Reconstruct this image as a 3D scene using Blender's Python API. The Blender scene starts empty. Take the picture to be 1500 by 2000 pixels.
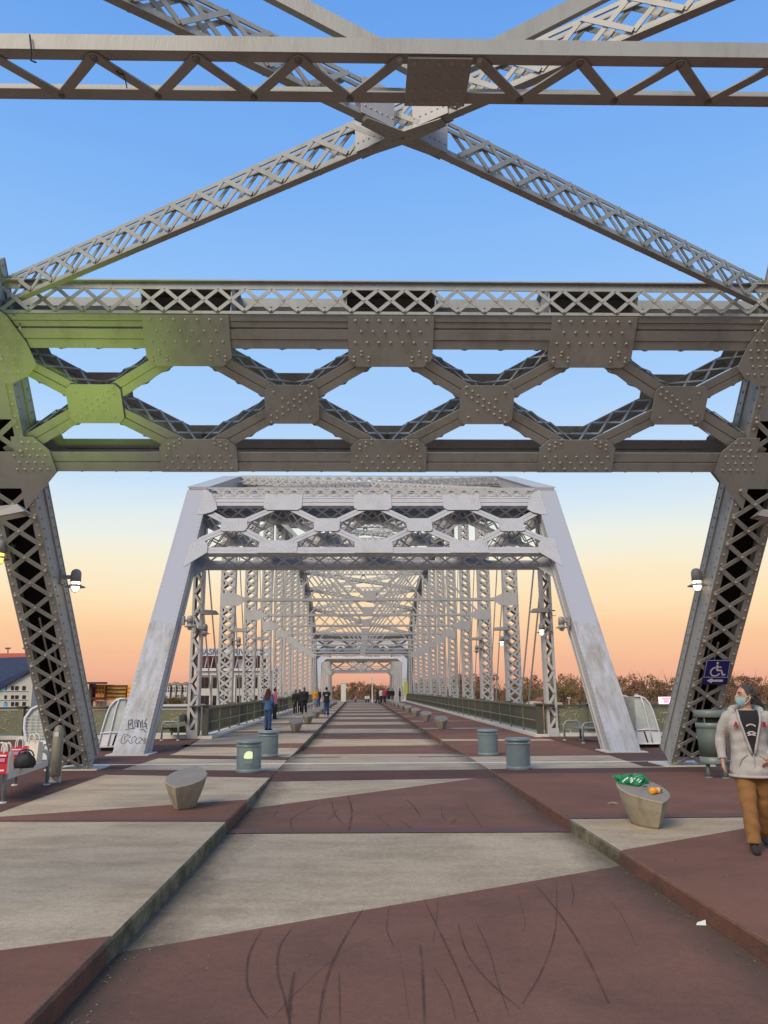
import bpy, math, random
import numpy as np
from mathutils import Vector, Matrix
random.seed(7)
SC = bpy.context.scene
COL = SC.collection
rad = math.radians
# ------------------------------------------------------------------ camera
FPX = 1550.0                      # focal length in photo pixels (photo 1500 x 2000)
YAW, ROLL, PITCH = rad(1.2), rad(0.25), math.atan(345 / FPX)
CAM = Vector((-0.53, 0.0, 1.7))
FWD = Vector((math.sin(YAW) * math.cos(PITCH), math.cos(YAW) * math.cos(PITCH), math.sin(PITCH)))
_r = FWD.cross(Vector((0, 0, 1))).normalized()
_u = _r.cross(FWD)
RGT = _r * math.cos(ROLL) - _u * math.sin(ROLL)
UPV = _u * math.cos(ROLL) + _r * math.sin(ROLL)
PPX, PPY = 731.76, 999.86
cam_data = bpy.data.cameras.new('camera')
cam = bpy.data.objects.new('camera', cam_data)
COL.objects.link(cam)
cam_data.sensor_fit = 'VERTICAL'
cam_data.sensor_height = 36.0
cam_data.lens = FPX / 2000 * 36.0
cam_data.shift_x = (750 - PPX) / 2000
cam_data.shift_y = (PPY - 1000) / 2000
cam_data.clip_start = 0.05
cam_data.clip_end = 6000
cam.matrix_world = Matrix(((RGT.x, UPV.x, -FWD.x, CAM.x), (RGT.y, UPV.y, -FWD.y, CAM.y), (RGT.z, UPV.z, -FWD.z, CAM.z), (0, 0, 0, 1)))
SC.camera = cam
# ------------------------------------------------------------------ sky
world = bpy.data.worlds.new('World')
SC.world = world
world.use_nodes = True
wn = world.node_tree
wn.nodes.clear()
def srgb(r, g, b):
    f = lambda c: (c / 255 / 12.92) if c / 255 <= 0.04045 else ((c / 255 + 0.055) / 1.055) ** 2.4
    return (f(r), f(g), f(b), 1)
w_out = wn.nodes.new('ShaderNodeOutputWorld')
w_bg = wn.nodes.new('ShaderNodeBackground')
w_ramp = wn.nodes.new('ShaderNodeValToRGB')
w_geo = wn.nodes.new('ShaderNodeTexCoord')
w_sep = wn.nodes.new('ShaderNodeSeparateXYZ')
wn.links.new(w_geo.outputs['Generated'], w_sep.inputs[0])
w_noise = wn.nodes.new('ShaderNodeTexNoise')
w_map = wn.nodes.new('ShaderNodeMapping')
w_map.inputs['Scale'].default_value = (1.6, 1.6, 9)
w_noise.inputs['Scale'].default_value = 2.2
w_noise.inputs['Detail'].default_value = 4
wn.links.new(w_geo.outputs['Generated'], w_map.inputs[0])
wn.links.new(w_map.outputs[0], w_noise.inputs[0])
w_ma = wn.nodes.new('ShaderNodeMath'); w_ma.operation = 'MULTIPLY_ADD'
w_ma.inputs[1].default_value = 0.045; w_ma.inputs[2].default_value = -0.0225
wn.links.new(w_noise.outputs[0], w_ma.inputs[0])
w_add = wn.nodes.new('ShaderNodeMath'); w_add.operation = 'ADD'
wn.links.new(w_sep.outputs['Z'], w_add.inputs[0]); wn.links.new(w_ma.outputs[0], w_add.inputs[1])
w_mr = wn.nodes.new('ShaderNodeMapRange')
w_mr.inputs[1].default_value = -0.1; w_mr.inputs[2].default_value = 1.0
wn.links.new(w_add.outputs[0], w_mr.inputs[0])
wn.links.new(w_mr.outputs[0], w_ramp.inputs[0])
sky_stops = [(-8, (96, 86, 84)), (-0.5, (212, 156, 136)), (1.0, (237, 175, 146)), (2.6, (246, 192, 153)), (4.4, (251, 209, 163)), (6.4, (252, 226, 184)),
             (8.4, (248, 236, 208)), (10.4, (236, 239, 228)), (12.6, (216, 232, 242)), (15.5, (194, 221, 247)), (20, (170, 207, 249)), (27, (146, 193, 247)),
             (35, (124, 177, 242)), (45, (105, 161, 234)), (90, (112, 142, 188))]
el = w_ramp.color_ramp.elements
for i, (deg, c) in enumerate(sky_stops):
    pos = (math.sin(rad(deg)) + 0.1) / 1.1
    e = el[i] if i < 2 else el.new(max(0, pos))
    e.position = max(0, pos)
    e.color = srgb(*c)
wn.links.new(w_ramp.outputs[0], w_bg.inputs[0])
w_bg.inputs[1].default_value = 0.89
wn.links.new(w_bg.outputs[0], w_out.inputs[0])
# ------------------------------------------------------------------ afterglow of the sun, low behind the camera on the left
sun_data = bpy.data.lights.new('sun', 'SUN')
sun_data.energy = 2.9
sun_data.angle = rad(32)
sun_data.color = (1.0, 0.83, 0.62)
sun = bpy.data.objects.new('sun', sun_data)
COL.objects.link(sun)
sun.rotation_euler = Vector((0.42, 0.62, -0.66)).to_track_quat('-Z', 'Y').to_euler()
SC.view_settings.view_transform = 'Standard'
SC.view_settings.look = 'None'
SC.view_settings.exposure = 0.2
SC.view_settings.gamma = 1
SC.cycles.max_bounces = 6
SC.cycles.use_denoising = True

# ------------------------------------------------------------------ photo pixel -> point in the place
def _ray(x, y):
    return RGT * ((x - PPX) / FPX) - UPV * ((y - PPY) / FPX) + FWD
def G(x, y, z=0.0):
    d = _ray(x, y)
    return CAM + d * ((z - CAM.z) / d.z)
def A(x, y, Y):
    d = _ray(x, y)
    return CAM + d * (Y / d.y)

# ------------------------------------------------------------------ materials
MATS = {}
def material(name, base, rough=0.6, metal=0.0, var=0.12, scale=3.0, bump=0.0, bscale=60.0, second=None, smix=(0.5, 0.65), sscale=2.0, stretch=(1, 1, 1), emit=None, spec=0.5, trans=0.0, spots=None):
    m = bpy.data.materials.new(name)
    m.use_nodes = True
    nt = m.node_tree
    b = nt.nodes['Principled BSDF']
    b.inputs['Roughness'].default_value = rough
    b.inputs['Metallic'].default_value = metal
    b.inputs['Specular IOR Level'].default_value = spec
    if trans: b.inputs['Transmission Weight'].default_value = trans
    geo = nt.nodes.new('ShaderNodeNewGeometry')
    mp = nt.nodes.new('ShaderNodeMapping')
    mp.inputs['Scale'].default_value = stretch
    nt.links.new(geo.outputs['Position'], mp.inputs[0])
    n = nt.nodes.new('ShaderNodeTexNoise')
    n.inputs['Scale'].default_value = scale
    n.inputs['Detail'].default_value = 8
    n.inputs['Roughness'].default_value = 0.65
    nt.links.new(mp.outputs[0], n.inputs[0])
    mr = nt.nodes.new('ShaderNodeMapRange')
    mr.inputs[1].default_value = 0.25; mr.inputs[2].default_value = 0.75
    mr.inputs[3].default_value = 1 - var; mr.inputs[4].default_value = 1 + var
    nt.links.new(n.outputs[0], mr.inputs[0])
    mul = nt.nodes.new('ShaderNodeMix'); mul.data_type = 'RGBA'; mul.blend_type = 'MULTIPLY'
    mul.inputs[0].default_value = 1.0
    mul.inputs[6].default_value = (*base, 1)
    nt.links.new(mr.outputs[0], mul.inputs[7])
    last = mul.outputs[2]
    if second:
        n2 = nt.nodes.new('ShaderNodeTexNoise')
        n2.inputs['Scale'].default_value = sscale
        n2.inputs['Detail'].default_value = 9
        n2.inputs['Roughness'].default_value = 0.7
        nt.links.new(mp.outputs[0], n2.inputs[0])
        r2 = nt.nodes.new('ShaderNodeMapRange')
        r2.inputs[1].default_value = smix[0]; r2.inputs[2].default_value = smix[1]
        nt.links.new(n2.outputs[0], r2.inputs[0])
        mx = nt.nodes.new('ShaderNodeMix'); mx.data_type = 'RGBA'
        nt.links.new(r2.outputs[0], mx.inputs[0])
        nt.links.new(last, mx.inputs[6])
        mx.inputs[7].default_value = (*second, 1)
        last = mx.outputs[2]
    if spots:                                # rust and grime spots
        n4 = nt.nodes.new('ShaderNodeTexNoise'); n4.inputs['Scale'].default_value = spots[1]; n4.inputs['Detail'].default_value = 10; n4.inputs['Roughness'].default_value = 0.8
        nt.links.new(geo.outputs['Position'], n4.inputs[0])
        r4 = nt.nodes.new('ShaderNodeMapRange'); r4.inputs[1].default_value = spots[2]; r4.inputs[2].default_value = spots[2] + .09; r4.inputs[4].default_value = .75
        nt.links.new(n4.outputs[0], r4.inputs[0])
        m4 = nt.nodes.new('ShaderNodeMix'); m4.data_type = 'RGBA'; nt.links.new(r4.outputs[0], m4.inputs[0]); nt.links.new(last, m4.inputs[6]); m4.inputs[7].default_value = (*spots[0], 1)
        last = m4.outputs[2]
    nt.links.new(last, b.inputs['Base Color'])
    if bump:
        n3 = nt.nodes.new('ShaderNodeTexNoise')
        n3.inputs['Scale'].default_value = bscale
        n3.inputs['Detail'].default_value = 5
        nt.links.new(mp.outputs[0], n3.inputs[0])
        bp = nt.nodes.new('ShaderNodeBump')
        bp.inputs['Strength'].default_value = bump
        bp.inputs['Distance'].default_value = 0.02
        nt.links.new(n3.outputs[0], bp.inputs['Height'])
        nt.links.new(bp.outputs[0], b.inputs['Normal'])
    if emit:
        b.inputs['Emission Color'].default_value = (*emit[0], 1)
        b.inputs['Emission Strength'].default_value = emit[1]
    MATS[name] = m
    return m
M = MATS
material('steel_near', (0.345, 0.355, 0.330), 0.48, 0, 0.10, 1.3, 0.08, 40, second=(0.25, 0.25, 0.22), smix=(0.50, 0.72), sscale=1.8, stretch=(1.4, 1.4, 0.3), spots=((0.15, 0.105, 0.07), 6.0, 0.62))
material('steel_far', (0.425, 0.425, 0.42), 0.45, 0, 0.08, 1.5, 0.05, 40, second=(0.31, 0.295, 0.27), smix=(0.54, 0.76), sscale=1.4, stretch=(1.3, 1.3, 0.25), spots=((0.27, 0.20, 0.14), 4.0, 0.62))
material('rivet_near', (0.42, 0.40, 0.35), 0.42, 0, 0.1, 5)
material('rivet_far', (0.40, 0.40, 0.40), 0.45, 0, 0.1, 5)
def deck_material(name, base, dark, light, gutter=False, speck=0.22, streak=(0.30, 1.9, 1)):
    m = bpy.data.materials.new(name); m.use_nodes = True; nt = m.node_tree; b = nt.nodes['Principled BSDF']; b.inputs['Roughness'].default_value = 0.9; b.inputs['Specular IOR Level'].default_value = 0.3
    N = lambda t: nt.nodes.new(t); Lk = nt.links.new
    geo = N('ShaderNodeNewGeometry')
    def noise(scale, detail=8, rough=.65, st=(1, 1, 1)):
        mp = N('ShaderNodeMapping'); mp.inputs['Scale'].default_value = st; Lk(geo.outputs['Position'], mp.inputs[0]); n = N('ShaderNodeTexNoise'); n.inputs['Scale'].default_value = scale; n.inputs['Detail'].default_value = detail; n.inputs['Roughness'].default_value = rough; Lk(mp.outputs[0], n.inputs[0]); return n.outputs[0]
    def mr(src, a, b_, c, d): r = N('ShaderNodeMapRange'); r.inputs[1].default_value = a; r.inputs[2].default_value = b_; r.inputs[3].default_value = c; r.inputs[4].default_value = d; Lk(src, r.inputs[0]); return r.outputs[0]
    def mix(f, a, b_, mode='MIX'):
        x = N('ShaderNodeMix'); x.data_type = 'RGBA'; x.blend_type = mode
        for s, i in ((f, 0), (a, 6), (b_, 7)):
            if isinstance(s, (int, float)): x.inputs[i].default_value = s
            elif isinstance(s, tuple): x.inputs[i].default_value = (*s, 1)
            else: Lk(s, x.inputs[i])
        return x.outputs[2]
    c = mix(mr(noise(1.2, 9, .7, streak), .42, .66, 0, 1), base, dark)
    c = mix(mr(noise(.55, 6, .6), .50, .70, 0, .8), c, light)
    c = mix(mr(noise(6, 8, .7, streak), .56, .74, 0, .55), c, dark)
    c = mix(1.0, c, mr(noise(75, 4, .8), .3, .7, 1 - speck, 1 + speck), 'MULTIPLY')
    c = mix(1.0, c, mr(noise(16, 10, .9), .3, .7, 1 - speck * 1.1, 1 + speck * 1.1), 'MULTIPLY')
    c = mix(mr(noise(3.2, 10, .8), .64, .70, 0, .35), c, dark)
    c = mix(mr(noise(22, 3, .5), .70, .74, 0, .5), c, (dark[0] * .45, dark[1] * .45, dark[2] * .45))
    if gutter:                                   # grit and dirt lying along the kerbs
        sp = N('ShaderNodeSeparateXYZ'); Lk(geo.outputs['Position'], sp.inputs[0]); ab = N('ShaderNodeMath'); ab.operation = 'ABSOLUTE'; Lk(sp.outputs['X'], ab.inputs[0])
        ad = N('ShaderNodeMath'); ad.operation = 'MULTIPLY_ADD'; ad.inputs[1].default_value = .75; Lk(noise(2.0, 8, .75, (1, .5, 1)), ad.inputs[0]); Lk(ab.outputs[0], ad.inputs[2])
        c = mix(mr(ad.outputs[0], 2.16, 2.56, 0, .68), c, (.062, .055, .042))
    Lk(c, b.inputs['Base Color'])
    bp = N('ShaderNodeBump'); bp.inputs['Strength'].default_value = .45; bp.inputs['Distance'].default_value = .012; Lk(noise(110, 5, .7), bp.inputs['Height']); Lk(bp.outputs[0], b.inputs['Normal'])
    MATS[name] = m
deck_material('concrete', (0.475, 0.380, 0.262), (0.32, 0.248, 0.168), (0.54, 0.445, 0.32), speck=.30, streak=(.55, 1.5, 1))
deck_material('road_concrete', (0.465, 0.372, 0.256), (0.33, 0.258, 0.176), (0.53, 0.435, 0.31), True, .30, (.55, 1.5, 1))
deck_material('grey_walk', (0.29, 0.250, 0.190), (0.20, 0.168, 0.125), (0.34, 0.30, 0.23))
deck_material('red_coat', (0.195, 0.090, 0.060), (0.148, 0.072, 0.050), (0.225, 0.106, 0.072), False, .14, (.6, .9, 1))
deck_material('road_red', (0.188, 0.092, 0.064), (0.142, 0.074, 0.054), (0.218, 0.112, 0.080), True, .20, (.6, .9, 1))
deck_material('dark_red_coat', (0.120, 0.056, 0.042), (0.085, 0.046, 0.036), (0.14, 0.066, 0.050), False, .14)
material('dark_edge', (0.120, 0.062, 0.050), 0.8, 0, 0.12, 4.0, 0.2, 120)  # darker tone for the narrow strips along the band edges
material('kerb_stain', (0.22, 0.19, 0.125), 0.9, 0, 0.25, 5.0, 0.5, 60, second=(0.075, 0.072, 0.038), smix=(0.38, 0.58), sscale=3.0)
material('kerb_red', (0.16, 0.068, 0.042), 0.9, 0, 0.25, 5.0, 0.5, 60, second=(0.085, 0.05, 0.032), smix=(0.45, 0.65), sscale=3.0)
def tyre_material():
    m = bpy.data.materials.new('tyre_rubber'); m.use_nodes = True; nt = m.node_tree; b = nt.nodes['Principled BSDF']; b.inputs['Base Color'].default_value = (.05, .028, .024, 1); b.inputs['Roughness'].default_value = .9
    n = nt.nodes.new('ShaderNodeTexNoise'); n.inputs['Scale'].default_value = 4; n.inputs['Detail'].default_value = 8; g = nt.nodes.new('ShaderNodeNewGeometry'); nt.links.new(g.outputs['Position'], n.inputs[0])
    r = nt.nodes.new('ShaderNodeMapRange'); r.inputs[1].default_value = .3; r.inputs[2].default_value = .7; r.inputs[3].default_value = .10; r.inputs[4].default_value = .55; nt.links.new(n.outputs[0], r.inputs[0])
    t = nt.nodes.new('ShaderNodeBsdfTransparent'); x = nt.nodes.new('ShaderNodeMixShader'); nt.links.new(r.outputs[0], x.inputs[0]); nt.links.new(t.outputs[0], x.inputs[1]); nt.links.new(b.outputs[0], x.inputs[2]); nt.links.new(x.outputs[0], nt.nodes['Material Output'].inputs[0]); MATS['tyre_rubber'] = m
tyre_material()
material('white_line', (0.72, 0.72, 0.70), 0.5, 0, 0.1, 4)
material('seat_stone', (0.37, 0.325, 0.235), 0.85, 0, 0.18, 4.0, 0.35, 70, second=(0.22, 0.18, 0.11), smix=(0.46, 0.68), sscale=4.0, stretch=(1.6, 1.6, 0.35))
material('seat_top', (0.26, 0.235, 0.20), 0.85, 0, 0.14, 5.0, 0.3, 90)
material('olive', (0.155, 0.16, 0.10), 0.5, 0, 0.15, 3, 0.05, 40)
material('olive_dark', (0.065, 0.068, 0.048), 0.55, 0, 0.15, 3)
material('olive_light', (0.36, 0.36, 0.22), 0.5, 0, 0.15, 5)
material('plinth', (0.56, 0.54, 0.48), 0.8, 0, 0.15, 3, 0.2, 60)
material('teal_metal', (0.20, 0.25, 0.26), 0.38, 0.1, 0.1, 4)
material('bin_metal', (0.165, 0.21, 0.19), 0.45, 0.1, 0.1, 4)
material('bin_mesh', (0.085, 0.115, 0.10), 0.6, 0, 0.2, 60)
material('seat_slat', (0.13, 0.15, 0.15), 0.4, 0, 0.1, 4)
material('pale_metal', (0.55, 0.54, 0.50), 0.4, 0, 0.08, 4)
material('pod_white', (0.66, 0.68, 0.71), 0.35, 0, 0.05, 3, second=(0.5, 0.51, 0.5), smix=(0.6, 0.8), sscale=2)
material('pod_glass', (0.42, 0.47, 0.45), 0.25, 0, 0.12, 2, second=(0.55, 0.58, 0.55), smix=(0.45, 0.7), sscale=2.5)
material('black', (0.012, 0.012, 0.013), 0.7, 0, 0.2, 8)
material('black_gap', (0.006, 0.006, 0.006), 0.9)
material('lamp_grey', (0.26, 0.255, 0.245), 0.45, 0, 0.08, 5)
material('lamp_dark', (0.07, 0.07, 0.07), 0.5)
material('lit_white', (1, 0.95, 0.85), 0.4, emit=((1.0, 0.88, 0.70), 3.0))
material('lit_yellow', (1, 0.8, 0.2), 0.4, emit=((1.0, 0.72, 0.12), 2.2))
material('lit_bollard', (1, 0.95, 0.6), 0.4, emit=((1.0, 0.93, 0.50), 2.6))
material('lens_off', (0.50, 0.48, 0.42), 0.25)
material('sign_blue', (0.012, 0.022, 0.19), 0.35, 0, 0.06, 3)
material('sign_white', (0.78, 0.79, 0.82), 0.4)
material('graffiti', (0.03, 0.035, 0.05), 0.6)
material('graffiti_teal', (0.05, 0.42, 0.40), 0.6)
material('ground_earth', (0.09, 0.085, 0.05), 0.95, 0, 0.4, 0.05, second=(0.16, 0.13, 0.09), smix=(0.45, 0.6), sscale=0.03)
material('water', (0.03, 0.045, 0.045), 0.12, 0, 0.1, 0.2, 0.3, 1.5)
# painted cover plates of the far end posts: clean blue-grey paint above, weathered older paint below a ragged edge
def cover_plate_material(name, zsplit):
    m = bpy.data.materials.new(name); m.use_nodes = True
    nt = m.node_tree; b = nt.nodes['Principled BSDF']
    b.inputs['Roughness'].default_value = 0.5
    geo = nt.nodes.new('ShaderNodeNewGeometry')
    sep = nt.nodes.new('ShaderNodeSeparateXYZ'); nt.links.new(geo.outputs['Position'], sep.inputs[0])
    n = nt.nodes.new('ShaderNodeTexNoise'); n.inputs['Scale'].default_value = 5; n.inputs['Detail'].default_value = 6
    nt.links.new(geo.outputs['Position'], n.inputs[0])
    ad = nt.nodes.new('ShaderNodeMath'); ad.operation = 'MULTIPLY_ADD'; ad.inputs[1].default_value = 0.55
    nt.links.new(n.outputs[0], ad.inputs[0]); nt.links.new(sep.outputs['Z'], ad.inputs[2])
    st = nt.nodes.new('ShaderNodeMapRange'); st.inputs[1].default_value = zsplit + 0.26; st.inputs[2].default_value = zsplit + 0.29
    nt.links.new(ad.outputs[0], st.inputs[0])
    mp = nt.nodes.new('ShaderNodeMapping'); mp.inputs['Scale'].default_value = (2.2, 0.5, 0.5)
    nt.links.new(geo.outputs['Position'], mp.inputs[0])
    n2 = nt.nodes.new('ShaderNodeTexNoise'); n2.inputs['Scale'].default_value = 2.2; n2.inputs['Detail'].default_value = 8; n2.inputs['Roughness'].default_value = 0.7
    nt.links.new(mp.outputs[0], n2.inputs[0])
    r = nt.nodes.new('ShaderNodeValToRGB')
    r.color_ramp.elements[0].position = 0.36; r.color_ramp.elements[0].color = (0.27, 0.25, 0.22, 1)
    r.color_ramp.elements[1].position = 0.62; r.color_ramp.elements[1].color = (0.42, 0.43, 0.455, 1)
    nt.links.new(n2.outputs[0], r.inputs[0])
    mx = nt.nodes.new('ShaderNodeMix'); mx.data_type = 'RGBA'
    nt.links.new(st.outputs[0], mx.inputs[0]); nt.links.new(r.outputs[0], mx.inputs[6])
    mx.inputs[7].default_value = (0.365, 0.38, 0.42, 1)
    nt.links.new(mx.outputs[2], b.inputs['Base Color'])
    MATS[name] = m
cover_plate_material('cover_plate', 3.72)

# ------------------------------------------------------------------ mesh builder
X1, Y1, Z1 = Vector((1, 0, 0)), Vector((0, 1, 0)), Vector((0, 0, 1))
class MB:
    def __init__(s): s.v = []; s.f = []; s.mi = []
    def add(s, vs, fs, mi=0):
        o = len(s.v); s.v.extend([tuple(x) for x in vs]); s.f.extend([[o + i for i in f] for f in fs]); s.mi.extend([mi] * len(fs)); return s
    def obox(s, c, a, b, d, mi=0):            # centre + three half-vectors
        c = Vector(c); vs = [c + a * i + b * j + d * k for i in (-1, 1) for j in (-1, 1) for k in (-1, 1)]
        return s.add(vs, [(0, 1, 3, 2), (4, 6, 7, 5), (0, 4, 5, 1), (2, 3, 7, 6), (0, 2, 6, 4), (1, 5, 7, 3)], mi)
    def box(s, x0, x1, y0, y1, z0, z1, mi=0):
        return s.obox(((x0 + x1) / 2, (y0 + y1) / 2, (z0 + z1) / 2), X1 * ((x1 - x0) / 2), Y1 * ((y1 - y0) / 2), Z1 * ((z1 - z0) / 2), mi)
    def bar(s, p, q, w, t, n, mi=0):           # flat bar from p to q; thickness t along n, width w across
        p = Vector(p); q = Vector(q); ax = q - p; L = ax.length; ax.normalize()
        n = Vector(n); n = (n - ax * n.dot(ax)).normalized(); wd = ax.cross(n)
        return s.obox((p + q) / 2, ax * (L / 2), wd * (w / 2), n * (t / 2), mi)
    def prism(s, pts, vec, mi=0):
        n = len(pts); vec = Vector(vec); vs = [Vector(p) for p in pts] + [Vector(p) + vec for p in pts]
        return s.add(vs, [tuple(range(n))[::-1], tuple(range(n, 2 * n))] + [(i, (i + 1) % n, n + (i + 1) % n, n + i) for i in range(n)], mi)
    def cyl(s, p, q, r0, r1=None, n=10, mi=0):
        return s.tube([p, q], [r0, r0 if r1 is None else r1], n, mi)
    def tube(s, path, r, n=8, mi=0, flat=1.0, ref=None):
        path = [Vector(p) for p in path]; k = len(path)
        rs = r if isinstance(r, (list, tuple)) else [r] * k
        o = len(s.v); up = Vector(ref) if ref else None; vs = []
        for i, p in enumerate(path):
            t = (path[min(i + 1, k - 1)] - path[max(i - 1, 0)]).normalized()
            if up is None or abs(up.normalized().dot(t)) > 0.99:
                up = Z1 if abs(t.z) < 0.9 else X1
            a = (up - t * up.dot(t)).normalized(); b = t.cross(a); up = a
            for j in range(n):
                an = 2 * math.pi * j / n
                vs.append(p + a * (math.cos(an) * rs[i]) + b * (math.sin(an) * rs[i] * flat))
        fs = [(i * n + j, i * n + (j + 1) % n, (i + 1) * n + (j + 1) % n, (i + 1) * n + j) for i in range(k - 1) for j in range(n)]
        fs += [tuple(range(n))[::-1], tuple(range((k - 1) * n, k * n))]
        return s.add(vs, fs, mi)
    def lathe(s, prof, c=(0, 0, 0), n=16, mi=0, sx=1, sy=1):
        c = Vector(c); k = len(prof)
        vs = [c + Vector((r * math.cos(2 * math.pi * j / n) * sx, r * math.sin(2 * math.pi * j / n) * sy, z)) for r, z in prof for j in range(n)]
        fs = [(i * n + j, i * n + (j + 1) % n, (i + 1) * n + (j + 1) % n, (i + 1) * n + j) for i in range(k - 1) for j in range(n)]
        fs += [tuple(range(n))[::-1], tuple(range((k - 1) * n, k * n))]
        return s.add(vs, fs, mi)
    def rivet(s, p, n, r=0.028, k=6):
        p = Vector(p); n = Vector(n).normalized(); a = n.orthogonal().normalized(); b = n.cross(a)
        vs = []
        for rr, h in ((1.0, 0.0), (0.72, 0.5)):
            vs += [p + (a * math.cos(2 * math.pi * j / k) + b * math.sin(2 * math.pi * j / k)) * (r * rr) + n * (r * h) for j in range(k)]
        vs.append(p + n * (r * 0.72))
        return s.add(vs, [(j, (j + 1) % k, k + (j + 1) % k, k + j) for j in range(k)] + [(k + j, k + (j + 1) % k, 2 * k) for j in range(k)])
    def mesh(s, name, mats, smooth=False):
        me = bpy.data.meshes.new(name)
        me.from_pydata(s.v, [], s.f)
        for m in (mats if isinstance(mats, (list, tuple)) else [mats]):
            me.materials.append(MATS[m] if isinstance(m, str) else m)
        if any(s.mi): me.polygons.foreach_set('material_index', s.mi)
        if smooth: me.polygons.foreach_set('use_smooth', [True] * len(me.polygons))
        me.update()
        return me
    def build(s, name, mats, parent=None, smooth=False, stuff=False):
        return link(name, s.mesh(name, mats, smooth), parent, stuff)
def link(name, data, parent=None, stuff=False):
    o = bpy.data.objects.new(name, data); COL.objects.link(o)
    if parent: setp(o, parent)
    if stuff: o['kind'] = 'stuff'
    return o
WS = set()                                 # Empties whose children carry world coordinates
def setp(o, parent):
    o.parent = parent
    if parent.name in WS: o.matrix_parent_inverse = Matrix.Translation(-Vector(parent.location))
def tag(o, label, cat, group=None):
    o['label'] = label; o['category'] = cat
    if group: o['group'] = group
    return o
def thing(name, label, cat, loc=(0, 0, 0), rz=0.0, group=None, ws=False):
    o = bpy.data.objects.new(name, None); COL.objects.link(o); o.location = loc; o.rotation_euler = (0, 0, rz)
    o.empty_display_size = 0.2
    if ws: WS.add(o.name)
    return tag(o, label, cat, group)
def struct(o): o['kind'] = 'structure'; return o
def copy_tree(o, parent=None):
    c = o.copy(); COL.objects.link(c)
    if parent: c.parent = parent
    for ch in list(o.children): copy_tree(ch, c)
    return c
def text_mesh(txt, size, name, depth=0.004, mat='sign_white', bold=0.0):
    cu = bpy.data.curves.new(name, 'FONT'); cu.body = txt; cu.size = size; cu.extrude = depth; cu.align_x = 'CENTER'; cu.align_y = 'CENTER'; cu.offset = bold
    tmp = bpy.data.objects.new(name, cu); COL.objects.link(tmp)
    me = bpy.data.meshes.new_from_object(tmp.evaluated_get(bpy.context.evaluated_depsgraph_get()))
    bpy.data.objects.remove(tmp); bpy.data.curves.remove(cu)
    me.materials.clear(); me.materials.append(MATS[mat]); me.name = name
    return me
# ================================================================== the deck
KX = 2.255
CREST, FALL = 112.0, 0.02
def zd(y): return 0.0 if y < CREST else -(y - CREST) * FALL
def zr(y):
    if y < 13.0: d = -0.15
    elif y < 17.7: d = -0.15 * (17.7 - y) / 4.7
    elif y < 20.9: d = 0.0
    elif y < 25.5: d = -0.15 * (y - 20.9) / 4.6
    else: d = -0.15
    return d + zd(y)
def ysamples(y0, y1):
    k = {13.0, 17.7, 20.9, 25.5, CREST, y0, y1}
    y = y0
    while y < y1:
        k.add(round(y, 3)); y += 0.5 if y < 30 else 4.0
    return sorted(v for v in k if y0 <= v <= y1)
DECK_END = 236.0
mb = MB(); ys = ysamples(-14, DECK_END)
for y in ys: mb.v += [(-KX, y, zr(y)), (KX, y, zr(y))]
for i in range(len(ys) - 1): mb.f.append([2 * i, 2 * i + 1, 2 * i + 3, 2 * i + 2]); mb.mi.append(0)
road = struct(mb.build('roadway', 'road_concrete'))
BAY0, BAY1, BAYX, RAILX = -14.0, 29.3, 14.0, 5.95
def sidewalk(sd):
    mb = MB(); ys = ysamples(-14, DECK_END); c = 0.018
    for y in ys:
        ox = BAYX if y <= BAY1 else RAILX + 1.2
        mb.v += [(sd * KX, y, zd(y) - 0.35), (sd * KX, y, zd(y) - c), (sd * (KX + c), y, zd(y)), (sd * ox, y, zd(y)), (sd * ox, y, zd(y) - 0.5)]
    n = 5
    def kmat(y):
        if sd < 0:
            r = y < 6.15 or 10.9 < y < 13.0 or 16.4 < y < 21.3 or (y > 21.3 and ((y - 24.3) % 7.9) < 2.3)
        else:
            r = y < 9.0 or 11.1 < y < 17.5 or (y > 21.3 and ((y - 28.1) % 7.9) < 6.8)
        return 2 if r else 1
    for i in range(len(ys) - 1):
        for j in range(4):
            a, b = i * n + j, (i + 1) * n + j
            mb.f.append([a, a + 1, b + 1, b] if sd < 0 else [a, b, b + 1, a + 1])
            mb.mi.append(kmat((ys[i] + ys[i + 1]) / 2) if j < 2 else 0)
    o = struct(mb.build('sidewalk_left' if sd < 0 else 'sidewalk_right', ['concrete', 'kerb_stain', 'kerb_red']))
    return o
walkL, walkR = sidewalk(-1), sidewalk(1)
def road_band(name, yl, yr, mat, dz=0.005):
    m = MB(); NX, NY = 6, 10
    for i in range(NX + 1):
        t = i / NX; x = -KX + 0.004 + t * 2 * (KX - 0.004)
        a = yl[0] + (yr[0] - yl[0]) * t; b = yl[1] + (yr[1] - yl[1]) * t
        for j in range(NY + 1):
            y = a + (b - a) * j / NY; m.v.append((x, y, zr(y) + dz))
    for i in range(NX):
        for j in range(NY):
            a = i * (NY + 1) + j; m.f.append([a, a + NY + 1, a + NY + 2, a + 1]); m.mi.append(0)
    return m.build(name, mat, road)
def walk_patch(name, pts, mat, parent, dz=0.004):
    m = MB(); m.add([(p[0], p[1], zd(p[1]) + dz) for p in pts], [tuple(range(len(pts)))])
    o = m.build(name, mat, parent)
    if o.data.polygons[0].normal.z < 0: o.data.flip_normals()
    return o
def P2(x, y, z=0): p = G(x, y, z); return (p.x, p.y)
def Yr(x, y): return G(x, y, -0.15).y
road_band('red_band', (-14, Yr(232, 1862)), (-14, Yr(1200, 1692)), 'road_red')
road_band('red_band', (Yr(441, 1629), Yr(497, 1581)), (Yr(1113, 1626), 16.75), 'road_red')
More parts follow.
